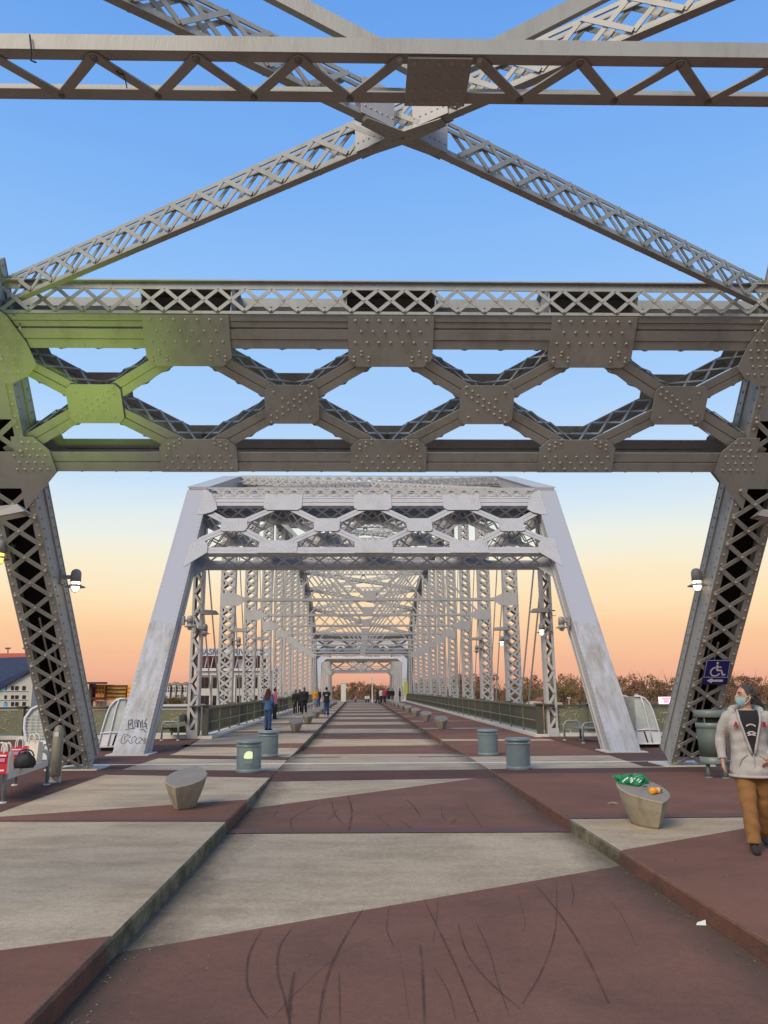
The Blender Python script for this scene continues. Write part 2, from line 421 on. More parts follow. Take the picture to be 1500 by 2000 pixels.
road_band('dark_edge_strip', (Yr(441, 1629), Yr(441, 1629) + 0.33), (Yr(1113, 1626), Yr(1113, 1626) + 0.36), 'dark_edge', 0.009)
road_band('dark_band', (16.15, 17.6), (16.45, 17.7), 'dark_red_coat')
rg = random.Random(3)
k = 0
while 22.9 + 7.9 * k < DECK_END - 8:
    y0 = 22.9 + 7.9 * k; j = rg.uniform(-0.5, 0.5)
    road_band('red_band', (y0 + 0.4 + j, y0 + 4.1), (y0 - 0.2, y0 + 4.3 - j), 'road_red'); k += 1
# left walk
a = P2(223, 1829); b = P2(0, 1858); sl = (b[1] - a[1]) / (b[0] - a[0])
walk_patch('red_patch', [(-KX - .02, a[1] + (a[0] + KX) * sl), (-BAYX, a[1] + (-BAYX - a[0]) * sl), (-BAYX, -14), (-KX - .02, -14)], 'red_coat', walkL)
walk_patch('red_patch', [P2(-90, 1602), (-KX - .02, P2(478, 1562)[1]), (-KX - .02, P2(441, 1605)[1]), P2(-90, 1605)], 'red_coat', walkL)
walk_patch('dark_edge_strip', [P2(-90, 1603.4), (-KX - .02, P2(446, 1599)[1]), (-KX - .02, P2(441, 1605)[1]), P2(-90, 1605)], 'dark_edge', walkL, 0.008)
walk_patch('dark_patch', [(-BAYX, 8.5), P2(0, 1587), P2(205, 1513), P2(239, 1503), P2(345, 1470), (-RAILX - 0.1, 29.2), (-BAYX, 29.25)], 'dark_red_coat', walkL)
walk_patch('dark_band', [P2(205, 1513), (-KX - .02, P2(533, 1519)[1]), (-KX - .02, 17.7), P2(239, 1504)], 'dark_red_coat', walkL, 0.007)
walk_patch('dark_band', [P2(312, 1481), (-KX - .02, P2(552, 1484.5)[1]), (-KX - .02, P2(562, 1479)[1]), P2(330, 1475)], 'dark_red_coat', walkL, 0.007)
for k in range(12):
    y0 = 24.3 + 7.9 * k
    if y0 > 105: break
    walk_patch('red_patch', [(-KX - .02, y0), (-KX - .02, y0 + 2.2), (-RAILX, y0 + 1.7), (-RAILX, y0 + 0.9)], 'red_coat', walkL)
    walk_patch('grey_patch', [(-4.1, y0 + 4.4), (-3.4, y0 + 8.0), (-RAILX, y0 + 8.6), (-RAILX, y0 + 2.4)], 'grey_walk', walkL)
# right walk
a = P2(1206, 1662); b = P2(1500, 1610); sl = (b[1] - a[1]) / (b[0] - a[0])
walk_patch('red_patch', [(KX + .02, a[1] + (KX - a[0]) * sl), (BAYX, a[1] + (BAYX - a[0]) * sl), (BAYX, -14), (KX + .02, -14)], 'red_coat', walkR)
yk = P2(1113, 1600)[1]
walk_patch('red_patch', [(KX + .02, yk), (BAYX, yk + 0.15), (BAYX, 17.0), (KX + .02, 17.0)], 'red_coat', walkR)
walk_patch('dark_edge_strip', [(KX + .02, yk), (BAYX, yk + 0.15), (BAYX, yk + 0.5), (KX + .02, yk + 0.35)], 'dark_edge', walkR, 0.008)
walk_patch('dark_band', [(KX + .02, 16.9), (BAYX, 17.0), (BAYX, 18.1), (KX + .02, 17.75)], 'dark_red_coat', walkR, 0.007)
walk_patch('dark_patch', [P2(1257, 1497), P2(1192, 1476), (RAILX, 22.9), (RAILX, 29.2), (BAYX, 29.25), (BAYX, 17.5)], 'dark_red_coat', walkR, 0.0105)
walk_patch('red_patch', [(KX + .02, 21.0), (6.3, 21.2), (6.3, 27.0), (KX + .02, 27.2)], 'red_coat', walkR)
for k in range(12):
    y0 = 28.25 + 7.9 * k
    if y0 > 108: break
    walk_patch('red_patch', [(KX + .02, y0), (KX + .02, y0 + 6.85), (RAILX, y0 + 7.25), (RAILX, y0 - 0.35)], 'red_coat', walkR)
# expansion joint and drain grates
mb = MB(); mb.box(-BAYX, BAYX, 19.28, 19.34, 0.0, 0.012); jt = mb.build('joint_strip', 'white_line', road)
mb = MB(); mb.box(-BAYX, BAYX, 19.345, 19.385, 0.0, 0.006); mb.build('joint_gap', 'black_gap', road)
mb = MB()
for i in range(26): mb.box(-2.15 + i * 0.045, -2.13 + i * 0.045, 20.95, 21.12, 0.0, 0.012)
for i in range(26): mb.box(1.0 + i * 0.045, 1.02 + i * 0.045, 20.95, 21.12, 0.0, 0.012)
mb.build('drain_grate', 'lamp_dark', road, stuff=True)
# tyre marks on the red coating
marks = [([(510,1820),(487,1865),(482,1915),(492,1950),(525,1995)],.03),([(575,1810),(547,1850),(542,1900),(555,1950),(567,2010)],.035),([(710,1775),(665,1850),(635,1925),(622,2010)],.04),
 ([(575,1900),(567,1950),(565,2010)],.045),([(735,1830),(660,1870),(580,1940),(530,1995)],.014),([(662,1900),(664,2005)],.02),([(827,1757),(855,1815),(895,1900),(935,2000)],.032),
 ([(895,1807),(910,1860),(950,1915),(1017,1975)],.03),([(1045,1730),(1095,1790),(1140,1860),(1190,1965)],.042),([(1087,1725),(1085,1815),(1060,1895),(1020,1965)],.022),
 ([(820,1847),(825,1900),(829,2005)],.036),([(930,1805),(957,1865),(970,1915),(995,1990)],.018),([(845,1890),(875,1940),(890,1995)],.014),([(1112,1710),(1120,1745),(1117,1775)],.025),
 ([(1165,1740),(1210,1785),(1242,1850)],.012),([(857,1750),(852,1800),(845,1850)],.014),([(762,1767),(755,1815),(770,1855)],.022),([(1060,1745),(1020,1752),(930,1778)],.01),
 ([(647,1573),(615,1577),(577,1595),(567,1606),(573,1627)],.05),([(648,1566),(653,1590),(672,1613)],.035),([(679,1561),(687,1585),(681,1625)],.06),([(663,1579),(636,1610)],.03),
 ([(733,1593),(764,1619)],.03),([(793,1567),(809,1579),(823,1599)],.05),([(908,1571),(929,1601),(940,1618)],.03),([(780,1603),(804,1619)],.04),([(862,1575),(864,1596),(872,1606)],.03),
 ([(542,1583),(534,1599)],.04),([(880,1611),(892,1602)],.04),([(1010,1745),(1025,1800),(1020,1830)],.012),([(780,1860),(790,1930),(800,2000)],.012)]
mb = MB()
def smooth_path(pts, n=5):
    out = []; k = len(pts)
    for i in range(k - 1):
        p0, p1, p2, p3 = pts[max(i - 1, 0)], pts[i], pts[i + 1], pts[min(i + 2, k - 1)]
        for j in range(n):
            t = j / n
            out.append(0.5 * ((2 * p1) + (-p0 + p2) * t + (2 * p0 - 5 * p1 + 4 * p2 - p3) * t * t + (-p0 + 3 * p1 - 3 * p2 + p3) * t ** 3))
    out.append(pts[-1]); return out
def ribbon(mb, pts, w, zf):
    ps = smooth_path([Vector((p.x, p.y, 0)) for p in pts]); n = len(ps); o = len(mb.v)
    for i, p in enumerate(ps):
        t = (ps[min(i + 1, n - 1)] - ps[max(i - 1, 0)]).normalized(); s_ = Vector((-t.y, t.x, 0)) * (w / 2 * (0.25 + .75 * math.sin(math.pi * min(max((i + .3) / n, 0.02), .98)) ** .6) * (.75 + .5 * abs(math.sin(i * 1.7 + w * 90))))
        for q in (p - s_, p + s_): mb.v.append((q.x, q.y, zf(q.y)))
    for i in range(n - 1): mb.f.append([o + 2 * i, o + 2 * i + 2, o + 2 * i + 3, o + 2 * i + 1]); mb.mi.append(0)
for i_, (pts, w) in enumerate(marks): ribbon(mb, [G(x, y, -0.15) for x, y in pts], w * 0.5, lambda y, i_=i_: zr(y) + 0.0100 + .0003 * i_)
for i in range(26):                                 # marks on the bands farther off
    b = rg.randrange(0, 5); y0 = 23.4 + 7.9 * b + rg.uniform(0, 2.8); x0 = rg.uniform(-1.6, 1.6); r = rg.uniform(.3, 1.0); a0 = rg.uniform(0, 6.3)
    ribbon(mb, [Vector((x0 + r * math.cos(a0 + t * .5), min(max(y0 + r * math.sin(a0 + t * .5), y0 - .8), y0 + 1.0), 0)) for t in range(4)], 0.035, lambda y, i=i: zr(y) + 0.0100 + .0003 * i)
mb.build('tyre_marks', 'tyre_rubber', road, stuff=True)

# grit, scraps and dry flecks lying along the kerbs and about the deck
material('fleck', (0.30, 0.25, 0.17), .9, 0, .6, 3)
mb = MB(); rq = random.Random(17)
for i in range(520):
    y = 3.5 + 16 * rq.random() ** 1.5
    if i % 3: x = rq.choice((-1, 1)) * (KX - .02 - abs(rq.gauss(0, .14))); z = zr(y) + .012
    else:
        x = rq.uniform(-5.5, 5.5); z = zr(y) + .012 if abs(x) < KX else .012
        if abs(abs(x) - KX) < .05: continue
    s_ = rq.uniform(.004, .013); a = rq.uniform(0, 6.28); c, q = math.cos(a) * s_, math.sin(a) * s_
    mb.add([(x + c, y + q, z), (x - q * .6, y + c * .6, z + s_ * .4), (x - c, y - q, z), (x + q * .6, y - c * .6, z + s_ * .6)], [(0, 1, 2, 3)])
mb.build('grit', 'fleck', road, stuff=True)
# ================================================================== ground, river
mb = MB(); mb.add([(-3000, -3000, -14), (3000, -3000, -14), (3000, 3000, -14), (-3000, 3000, -14)], [(0, 1, 2, 3)])
struct(mb.build('river', 'water'))
mb = MB()
mb.add([(-3000, 118, -14.2), (3000, 118, -14.2), (3000, 132, -8), (-3000, 132, -8), (3000, 3000, -8), (-3000, 3000, -8)], [(0, 1, 2, 3), (3, 2, 4, 5)])
struct(mb.build('ground', 'ground_earth'))
# ================================================================== riveted truss spans
SA, CA = 0.774, 0.633                     # slope of the end posts
_barcache = {}
def bar_mesh(L, w, t, mat):
    key = (round(L, 3), w, t, mat)
    if key not in _barcache:
        h = L / 2; r = w / 2; m = MB()
        poly = [(-h + r * .3, -r), (h - r * .3, -r), (h + r * .5, -r * .6), (h + r * .8, 0), (h + r * .5, r * .6), (h - r * .3, r), (-h + r * .3, r), (-h - r * .5, r * .6), (-h - r * .8, 0), (-h - r * .5, -r * .6)]
        m.prism([Vector((x, y, -t / 2)) for x, y in poly], (0, 0, t)); _barcache[key] = m.mesh('lacing_bar', mat)
    return _barcache[key]
def lacing(part, o, d, a, n, half, w0, w1, pitch, bw, bt, mat, objs=True, mb=None, riv=None, double=True, rr=0.03, name='lacing_bar', mid=True):
    o, d, a, n = Vector(o), Vector(d).normalized(), Vector(a).normalized(), Vector(n).normalized()
    cnt = max(1, round((w1 - w0) / pitch)); st = (w1 - w0) / cnt
    for i in range(cnt):
        for k in ((0, 1) if double else (i % 2,)):
            sg = -1 if k == 0 else 1
            off = bt * 0.5 + (bt + 0.002) * k * (1 if double else 0)
            p = o + d * (w0 + i * st) + a * (sg * half) + n * off
            q = o + d * (w0 + (i + 1) * st) - a * (sg * half) + n * off
            if objs:
                ax = (q - p); L = ax.length; ax.normalize(); sd = n.cross(ax)
                ob = link(name, bar_mesh(L, bw, bt, mat), part)
                c = (p + q) / 2
                ob.matrix_local = Matrix(((ax.x, sd.x, n.x, c.x), (ax.y, sd.y, n.y, c.y), (ax.z, sd.z, n.z, c.z), (0, 0, 0, 1)))
            else: mb.bar(p, q, bw, bt, n)
            if riv is not None:
                t = n * (bt * 0.5)
                if k == 1 or not double:
                    riv.rivet(p + t, n, rr); riv.rivet(q + t, n, rr)
                    if mid and double: riv.rivet((p + q) / 2 + t, n, rr)
                elif i == 0: riv.rivet(p + t, n, rr)

def end_post(span, x, yb, zb, d, n, wtop, near, label=None):
    """inclined end post: box of two webs with angles, cover plate on its upper side, lacing below"""
    d, n = Vector(d), Vector(n)
    O = Vector((x, yb, zb)); P = lambda u, w, k: O + X1 * u + d * w + n * k
    mat = 'steel_near' if near else 'steel_far'
    W, D = 0.41, 0.62
    m = MB(); riv = MB(); sgx = -1 if x > 0 else 1
    def bx(u0, u1, w0, w1, k0, k1, mi=0): m.obox(P((u0 + u1) / 2, (w0 + w1) / 2, (k0 + k1) / 2), X1 * ((u1 - u0) / 2), d * ((w1 - w0) / 2), n * ((k1 - k0) / 2), mi)
    w0 = -0.02
    for s in (-1, 1):
        bx(min(s * .345, s * .37), max(s * .345, s * .37), w0, wtop, -D + .01, -.01)                       # web
        for ka, kb in ((-.17, -.0), (-D, -D + .17)): bx(min(s * .371, s * .40), max(s * .371, s * .40), w0, wtop, ka, kb)   # angle legs on the side
        if near: bx(min(s * .265, s * W), max(s * .265, s * W), w0, wtop, .001, .025)
        else: bx(min(s * .22, s * W), max(s * .22, s * W), w0, wtop, -D - .025, -D - .001)
    if near: bx(-W, W, w0, wtop, -D - .025, -D - .001)
    else: bx(-W, W, w0, wtop, .001, .025, 1)
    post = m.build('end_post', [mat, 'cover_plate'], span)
    r = 0.026 if near else 0.021
    fk = .026
    step = 0.21 if near else 0.17
    cnt = int(wtop / step)
    for i in range(cnt):
        w = 0.12 + i * step
        for s in (-1, 1):
            riv.rivet(P(s * .345, w, fk), n, r)
            for k in (-.09, -D + .09): riv.rivet(P(sgx * .401, w + .08, k), X1 * sgx, r * .9)
    # base plate
    mb2 = MB(); mb2.box(x - .56, x + .56, yb - (.12 if near else .12), yb + (.9 if near else .9), zb + .004, zb + .035)
    mb2.build('base_plate', 'plinth', post)
    if near:
        for wa, wb in ((6.75, 7.45), (8.05, 9.05)):
            q = MB(); q.obox(P(0, (wa + wb) / 2, .034), X1 * .30, d * ((wb - wa) / 2), n * .008); q.build('batten_plate', mat, post)
        for wa, wb in ((0.06, 6.72), (7.47, 8.03), (9.1, 10.1)):
            lacing(post, P(0, 0, .026), d, X1, n, .335, wa, wb, 0.565, 0.085, 0.016, mat, True, None, riv, True, 0.03)
        q = MB()                                                                                               # conduits inside the post
        for u in (-.06, .1): q.cyl(P(u, .05, -.18), P(u - .02, 3.6 - u * 4, -.18), .022, n=6)
        q.build('conduit', 'pale_metal', post, stuff=True)
        q = MB(); q.obox(P(0, wtop / 2, -.30), X1 * .34, d * (wtop / 2), n * .01); q.build('shade_plate', 'black_gap', post)  # black sheet standing for the shade inside the post
    else:
        q = MB(); lacing(post, P(0, 0, -D - .026), d, X1, -n, .32, .2, wtop - .3, 0.6, 0.085, 0.016, mat, False, q); q.build('lacing', mat, post, stuff=True)
    riv.build('rivets', 'rivet_near' if near else 'rivet_far', post, True, True)
    return post

def portal(span, yb, zb, d, n, XP, near, wt, wm, wbm, tch):
    """lattice portal between two end posts. wt=(chord bottom, chord top, gusset bottom) wm=(mid gusset) wbm=(bottom, chord top, gusset top)"""
    d, n = Vector(d), Vector(n); O = Vector((0, yb, zb)); P = lambda u, w, k: O + X1 * u + d * w + n * k
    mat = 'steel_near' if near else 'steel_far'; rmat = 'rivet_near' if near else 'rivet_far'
    S = 3.33; m = MB(); riv = MB(); lat = MB(); DB = 0.64; xi = XP - .36
    def bx(mm, u0, u1, w0, w1, k0, k1): mm.obox(P((u0 + u1) / 2, (w0 + w1) / 2, (k0 + k1) / 2), X1 * ((u1 - u0) / 2), d * ((w1 - w0) / 2), n * ((k1 - k0) / 2))
    for kf in (-.02, -DB):
        hh = (wt[1] - wt[0])
        bx(m, -xi, xi, wt[0], wt[0] + hh * .27, kf - .03, kf)                 # bands of the upper chord
        bx(m, -xi, xi, wt[0] + hh * .29, wt[0] + hh * .58, kf - .03, kf + .012)
        bx(m, -xi, xi, wt[0] + hh * .64, wt[0] + hh * .80, kf - .03, kf)
        bx(m, -xi, xi, wt[0] + hh * .82, wt[1], kf - .03, kf + .012)
        bx(m, -xi, xi, wt[0], wt[0] + .025, kf - .14, kf - .031)
        bx(m, -xi, xi, wt[0] + .03, wt[1] - .01, kf - .045, kf - .0305)
        hb = wbm[1] - wbm[0]
        bx(m, -xi, xi, wbm[0], wbm[0] + hb * .47, kf - .03, kf + .012)
        bx(m, -xi, xi, wbm[0] + hb * .53, wbm[1], kf - .03, kf)
        bx(m, -xi, xi, wbm[0], wbm[0] + .022, kf - .16, kf - .031)
        bx(m, -xi, xi, wbm[0] + .03, wbm[1] - .01, kf - .045, kf - .0305)
    fr = m.build('portal_frame', mat, span)
    # lacing across the box, under both chords
    lacing(fr, P(0, wbm[0] + .004, -DB / 2 - .02), X1, n, -d, DB / 2 - .04, -xi + .3, xi - .3, .62, .06, .014, mat, False, lat)
    lacing(fr, P(0, wt[0] + .004, -DB / 2 - .02), X1, n, -d, DB / 2 - .04, -xi + .3, xi - .3, .62, .06, .014, mat, False, lat)
    def gusset(poly, kf, rv=()):
        g = MB(); g.prism([P(u, w, kf) for u, w in poly], n * .016); g.build('gusset_plate', mat, fr)
        for u, w in rv: riv.rivet(P(u, w, kf + .016), n, .026 if near else .02)
    rg = random.Random(5)
    def fill(u0, u1, w0, w1, nx, ny):
        return [(u0 + (u1 - u0) * (i + (.5 if j % 2 else .0)) / nx, w0 + (w1 - w0) * j / max(1, ny - 1)) for j in range(ny) for i in range(nx if j % 2 else nx + 1)]
    for kf in (-.002, -DB + .002 - .05):
        front = kf > -.1
        for i in (-1, 0, 1):
            u = i * S; a = .70; c = .14
            poly = [(u - a, wt[1]), (u - a, wt[2] + c), (u - a + c, wt[2]), (u + a - c, wt[2]), (u + a, wt[2] + c), (u + a, wt[1])]
            rv = (fill(u - .58, u + .58, wt[0] + .12, wt[1] - .08, 6, 3) + [(u + s * (.60 - .12 * j), wt[2] + .10 + (.07 * j if False else .0) + .10 * (j % 2) + .06 * q) for s in (-1, 1) for j in range(3) for q in (0, 1)]) if front else ()
            gusset(poly, kf, rv)
            a = .67; c = .15
            poly = [(u - a, wbm[0]), (u + a, wbm[0]), (u + a, wbm[2] - c), (u + a - c, wbm[2]), (u - a + c, wbm[2]), (u - a, wbm[2] - c)]
            rv = (fill(u - .56, u + .56, wbm[0] + .07, wbm[1] - .06, 6, 3) + [(u + s * (.50 - .1 * j), wbm[2] - .18 + .05 * j + .08 * q) for s in (-1, 1) for j in range(3) for q in (0, 1)]) if front else ()
            gusset(poly, kf, rv)
        for i in (-1.5, -.5, .5, 1.5):
            u = i * S; a = .46; c = .09
            poly = [(u - a + c, wm[0]), (u + a - c, wm[0]), (u + a, wm[0] + c), (u + a, wm[1] - c), (u + a - c, wm[1]), (u - a + c, wm[1]), (u - a, wm[1] - c), (u - a, wm[0] + c)]
            s = 1 if i < 0 else -1; wc = (wm[0] + wm[1]) / 2; hw = (wm[1] - wm[0]) / 2
            rv = ([(u + t * .36, wc + s * t * hw * .75 + e) for t in (-1, -.72, -.44, -.16, .12, .4, .68, .96) for e in (-.06, .06)] + [(u - .3, wc + s * .22), (u - .15, wc + s * .1), (u + .3, wc - s * .22), (u + .15, wc - s * .1)]) if front else ()
            gusset(poly, kf, rv)
        for s in (-1, 1):                       # gussets on the posts
            xo, x2 = XP - .20, XP - .42
            poly = [(s * xo, wt[1] + .25), (s * (x2 - .12), wt[1] - .02), (s * (x2 - .36), wt[0] + .1), (s * (x2 - .46), wt[2] + .02), (s * (x2 - .30), wt[2] - .16), (s * x2, wt[2] - .30), (s * xo, wt[2] - .30)]
            gusset(poly if s > 0 else poly[::-1], kf + .03, fill(s * (x2 - .30), s * xo, wt[0] + .02, wt[1] - .05, 4, 4) + fill(s * (x2 - .26), s * (x2 + .1), wt[2] - .1, wt[2] + .18, 3, 3) if front else ())
            poly = [(s * xo, wbm[2] + .05), (s * (x2 - .16), wbm[2] + .05), (s * (x2 - .40), wbm[2] - .20), (s * (x2 - .46), wbm[0]), (s * x2, wbm[0] - .50), (s * xo, wbm[0] - .75)]
            gusset(poly if s > 0 else poly[::-1], kf + .03, fill(s * (x2 - .32), s * xo, wbm[0] + .06, wbm[1] - .04, 4, 3) + fill(s * (x2 - .25), s * (x2 + .1), wbm[1] + .08, wbm[2] - .05, 3, 2) if front else ())
    # diagonals, each a pair of angles with lacing behind
    tc, mc, bc = (wt[2] + wt[1]) / 2 - .1, (wm[0] + wm[1]) / 2, (wbm[0] + wbm[2]) / 2
    for kk in (-2, -1, 0, 1, 2):
        for sx in (-1, 1):
            um = (kk + sx * .5) * S
            if abs(um) > 1.51 * S: continue
            for wE in (tc, bc):
                uE = kk * S
                if (wE == tc) != True and wE != bc: continue
                for kf in (-.02, -DB):
                    g = MB(); p, q = P(uE, wE, kf - .035), P(um, mc, kf - .035)
                    ax = (q - p).normalized(); pr = n.cross(ax)
                    for e in (-1, 1): g.bar(p + pr * (e * .075), q + pr * (e * .075), .135, .03, n)
                    g.bar(p - n * .022, q - n * .022, .27, .012, n)
                    g.build('diagonal_brace', mat, fr)
                p, q = P(uE, wE, -DB / 2 - .03), P(um, mc, -DB / 2 - .03); ax = (q - p).normalized(); pr = n.cross(ax); L = (q - p).length
                for e in (-1, 1): lacing(fr, p + pr * (e * .15), ax, n, pr * e, DB / 2 - .05, .1, L - .1, .45, .05, .012, mat, False, lat)
    lat.build('lacing', mat, fr, stuff=True)
    riv.build('rivets', rmat, fr, True, True)
    return fr

def lattice_beam(span, p, q, up, depth, width, pitch, mat, name, objs=False, riv=True, bw=.06, faces=(1, -1), ang=.055, plate=False):
    """box lattice beam: top and bottom plates with angle legs, laced on both sides"""
    p, q, up = Vector(p), Vector(q), Vector(up); ax = (q - p); L = ax.length; ax.normalize(); up = (up - ax * up.dot(ax)).normalized(); sd = ax.cross(up)
    m = MB()
    for e in (-1, 1):
        if e < 0 or plate: m.bar(p + up * (e * (depth / 2 - .008)), q + up * (e * (depth / 2 - .008)), width - .002, .016, up)
        for s in (-1, 1): m.bar(p + up * (e * (depth / 2 - .016 - ang / 2)) + sd * (s * (width / 2 - .01)), q + up * (e * (depth / 2 - .016 - ang / 2)) + sd * (s * (width / 2 - .01)), ang, .02, sd)
    part = m.build(name, mat, span); lat = MB(); rv = MB() if riv else None
    for f in faces:
        ob = objs and f == faces[0]
        lacing(part, p + sd * (f * (width / 2 + .001)), ax, up, sd * f, depth / 2 - .016 - ang / 2, .25, L - .25, pitch, bw, .012, mat, ob, lat, rv if f == faces[0] else None, True, .022, mid=True)
    if lat.v: lat.build('lacing', mat, part, stuff=True)
    if rv is not None: rv.build('rivets', 'rivet_near', part, True, True)
    return part

# ------------------------------------------------------------------ the span the camera stands in
XN = 6.72
dN, nN = (0, -CA, SA), (0, -SA, -CA)
near = thing('truss_span', 'dark olive-grey riveted steel truss span overhead, its portal nearest the camera', 'bridge span', (0, 18.1, 0), ws=True)
for s in (-1, 1): end_post(near, s * XN, 18.1, 0, dN, nN, 10.6, True)
pf = portal(near, 18.1, 0, dN, nN, XN, True, (9.27, 9.83, 8.98), (7.97, 8.66), (7.06, 7.42, 7.68), 0)
# lattice strut along the top of the portal
ms = MB()
YS, ZS0, ZS1 = 11.86, 7.64, 8.22
xi = XN - .45
for yy in (YS, YS + .62):
    ms.box(-xi, xi, yy, yy + .02, ZS1 - .17, ZS1); ms.box(-xi, xi, yy, yy + .02, ZS0 - .02, ZS0 + .03)
ms.box(-xi, xi, YS - .06, YS - .001, ZS1 - .05, ZS1 - .03)
for u in (-3.33, 0, 3.33): ms.box(u - .8, u + .8, YS + .021, YS + .62, ZS1 + .001, ZS1 + .016)
ts = ms.build('top_strut', 'steel_near', near)
rv, lt = MB(), MB()
lacing(ts, (0, YS - .001, (ZS0 + ZS1 - .14) / 2), X1, Z1, -Y1, .19, -xi, xi, .43, .06, .012, 'steel_near', True, None, rv, True, .02, name='lattice_bar')
lacing(ts, (0, YS + .641, (ZS0 + ZS1 - .14) / 2), X1, Z1, Y1, .19, -xi, xi, .86, .06, .012, 'steel_near', False, lt)
lt.build('lacing', 'steel_near', ts, stuff=True)
for i in range(62): rv.rivet((-xi + .1 + i * .205, YS, ZS1 - .09), -Y1, .018)
rv.build('rivets', 'rivet_near', ts, True, True)
for u in (-3.33, 0, 3.33):
    q = MB(); q.box(u - .72, u + .72, YS + .56, YS + .60, ZS0 - .05, ZS1 - .02); q.box(u - .74, u - .721, YS + .03, YS + .60, ZS0 - .05, ZS1 - .02); q.box(u + .721, u + .74, YS + .03, YS + .60, ZS0 - .05, ZS1 - .02); q.build('diaphragm', 'steel_near', ts)
# top chords, hip verticals and posts beside and behind the camera
for s in (-1, 1):
    q = MB(); q.box(s * XN - .36, s * XN + .36, -14, 11.55, 7.96, 8.46); q.build('top_chord', 'steel_near', near)
    q = MB(); q.prism([(s * (XN - .37), 12.1, 7.65), (s * (XN - .37), 10.6, 7.65), (s * (XN - .37), 10.6, 8.5), (s * (XN - .37), 11.7, 8.5)], (-s * .02, 0, 0)); q.build('hip_plate', 'steel_near', near)
    for yy in (4.55, -3.0, -10.5):
        q = MB()
        for e in (-1, 1): q.box(s * XN + e * .26 - .02, s * XN + e * .26 + .02, yy - .2, yy + .2, -.2, 7.96)
        vp = q.build('vertical_post', 'steel_near', near); lt = MB()
        lacing(vp, (s * XN, yy - .2, 0), Z1, X1, -Y1, .24, 0.1, 7.8, .5, .07, .014, 'steel_near', False, lt); lt.build('lacing', 'steel_near', vp, stuff=True)
# lateral bracing between the top chords (an X whose arms are lattice beams)
ZL = 8.40
for s in (-1, 1):
    h0, c0 = Vector((s * 6.35, 12.1, 8.10)), Vector((-s * 6.35, 4.5, 8.70))
    mid = (h0 + c0) / 2; ax = (c0 - h0).normalized(); L = (c0 - h0).length
    if s < 0: lattice_beam(near, h0, c0, Z1, .50, .11, .50, 'steel_near', 'lateral_brace', True, faces=(-1, 1))
    else:
        lattice_beam(near, h0, mid - ax * .55, Z1, .50, .11, .50, 'steel_near', 'lateral_brace', True, faces=(1, -1))
        lattice_beam(near, mid + ax * .55, c0, Z1, .50, .11, .50, 'steel_near', 'lateral_brace', True, faces=(1, -1))
    sd = ax.cross(Z1)
    for e in (-1, 1):
        for f in (-1, 1):
            q = MB(); q.bar(mid + ax * (e * .62) + sd * (f * .073), mid + ax * (e * .17) + sd * (f * .073), .50, .012, sd)
            g = q.build('gusset_plate', 'steel_far', near); r_ = MB()
            for t in range(6): r_.rivet(mid + ax * (e * (.2 + .075 * t)) + sd * (f * .079) - Z1 * .14, sd * f, .016)
            r_.build('rivets', 'rivet_near', g, True, True)
q = MB(); cx = Vector((0, 8.3, ZL - .266))
q.prism([cx + Vector(v) for v in ((-.5, .22, 0), (-.42, .34, 0), (0, .12, 0), (.42, .34, 0), (.5, .22, 0), (.2, 0, 0), (.5, -.22, 0), (.42, -.34, 0), (0, -.12, 0), (-.42, -.34, 0), (-.5, -.22, 0), (-.2, 0, 0))], (0, 0, .012))
g = q.build('crossing_plate', 'steel_near', near); r_ = MB()
for a_ in (1, -1):
    for t in range(-3, 4): r_.rivet(cx + Vector((t * .125, t * .068 * a_, 0)), -Z1, .022)
r_.build('rivets', 'rivet_near', g, True, True)
# sway strut right overhead
YB = 4.35; m = MB()
m.box(-6.4, 6.4, YB, YB + .012, 5.70, 5.815); m.box(-6.4, 6.4, YB + .013, YB + .09, 5.70, 5.712)
m.box(-6.4, 6.4, YB + .435, YB + .447, 5.70, 5.815); m.box(-6.4, 6.4, YB + .345, YB + .434, 5.70, 5.712)
sw = m.build('sway_strut', 'steel_near', near); r_ = MB()
for u0, u1 in ((-6.2, -.26), (.26, 6.2)):
    lacing(sw, (0, YB + .222, 5.698), X1, Y1, -Z1, .175, u0, u1, .33, .07, .012, 'steel_near', True, None, r_, False, .024, name='lacing_bar')
q = MB(); q.box(-.21, .21, YB + .02, YB + .45, 5.680, 5.696); q.build('gusset_plate', 'steel_near', sw)
for i in range(5):
    for j in range(4): r_.rivet((-.16 + i * .08, YB + .06 + j * .115, 5.680), -Z1, .017)
r_.build('rivets', 'rivet_near', sw, True, True)
for s in (-1, 1):
    q = MB(); p0, p1 = Vector((s * .1, YB + .24, 5.80)), Vector((s * 6.3, YB + .2, 9.5)); pn = (p1 - p0).normalized().cross(Y1)
    q.bar(p0, p1, .12, .014, Y1); q.bar(p0 + Y1 * .06, p1 + Y1 * .06, .12, .014, pn); q.build('sway_diagonal', 'steel_near', near)
# cable ties left hanging on the sway strut
q = MB(); q.tube([A(58, 68, YB - .02), A(61, 95, YB - .025), A(60, 118, YB - .01), A(70, 122, YB + .07)], .006, 5)
tag(q.build('cable_tie', 'black'), 'black cable tie standing up at the left end of the overhead strut', 'cable tie')
q = MB(); q.tube(smooth_path([A(222, 133, YB + .2), A(232, 143, YB + .16), A(240, 144, YB + .2), A(234, 132, YB + .26)], 4), .005, 5); q.tube([A(240, 144, YB + .2), A(245, 157, YB + .2), A(248, 172, YB + .2)], .004, 5)
tag(q.build('cable_tie', 'black'), 'looped black cable tie hanging from a lacing bar of the overhead strut', 'cable tie')

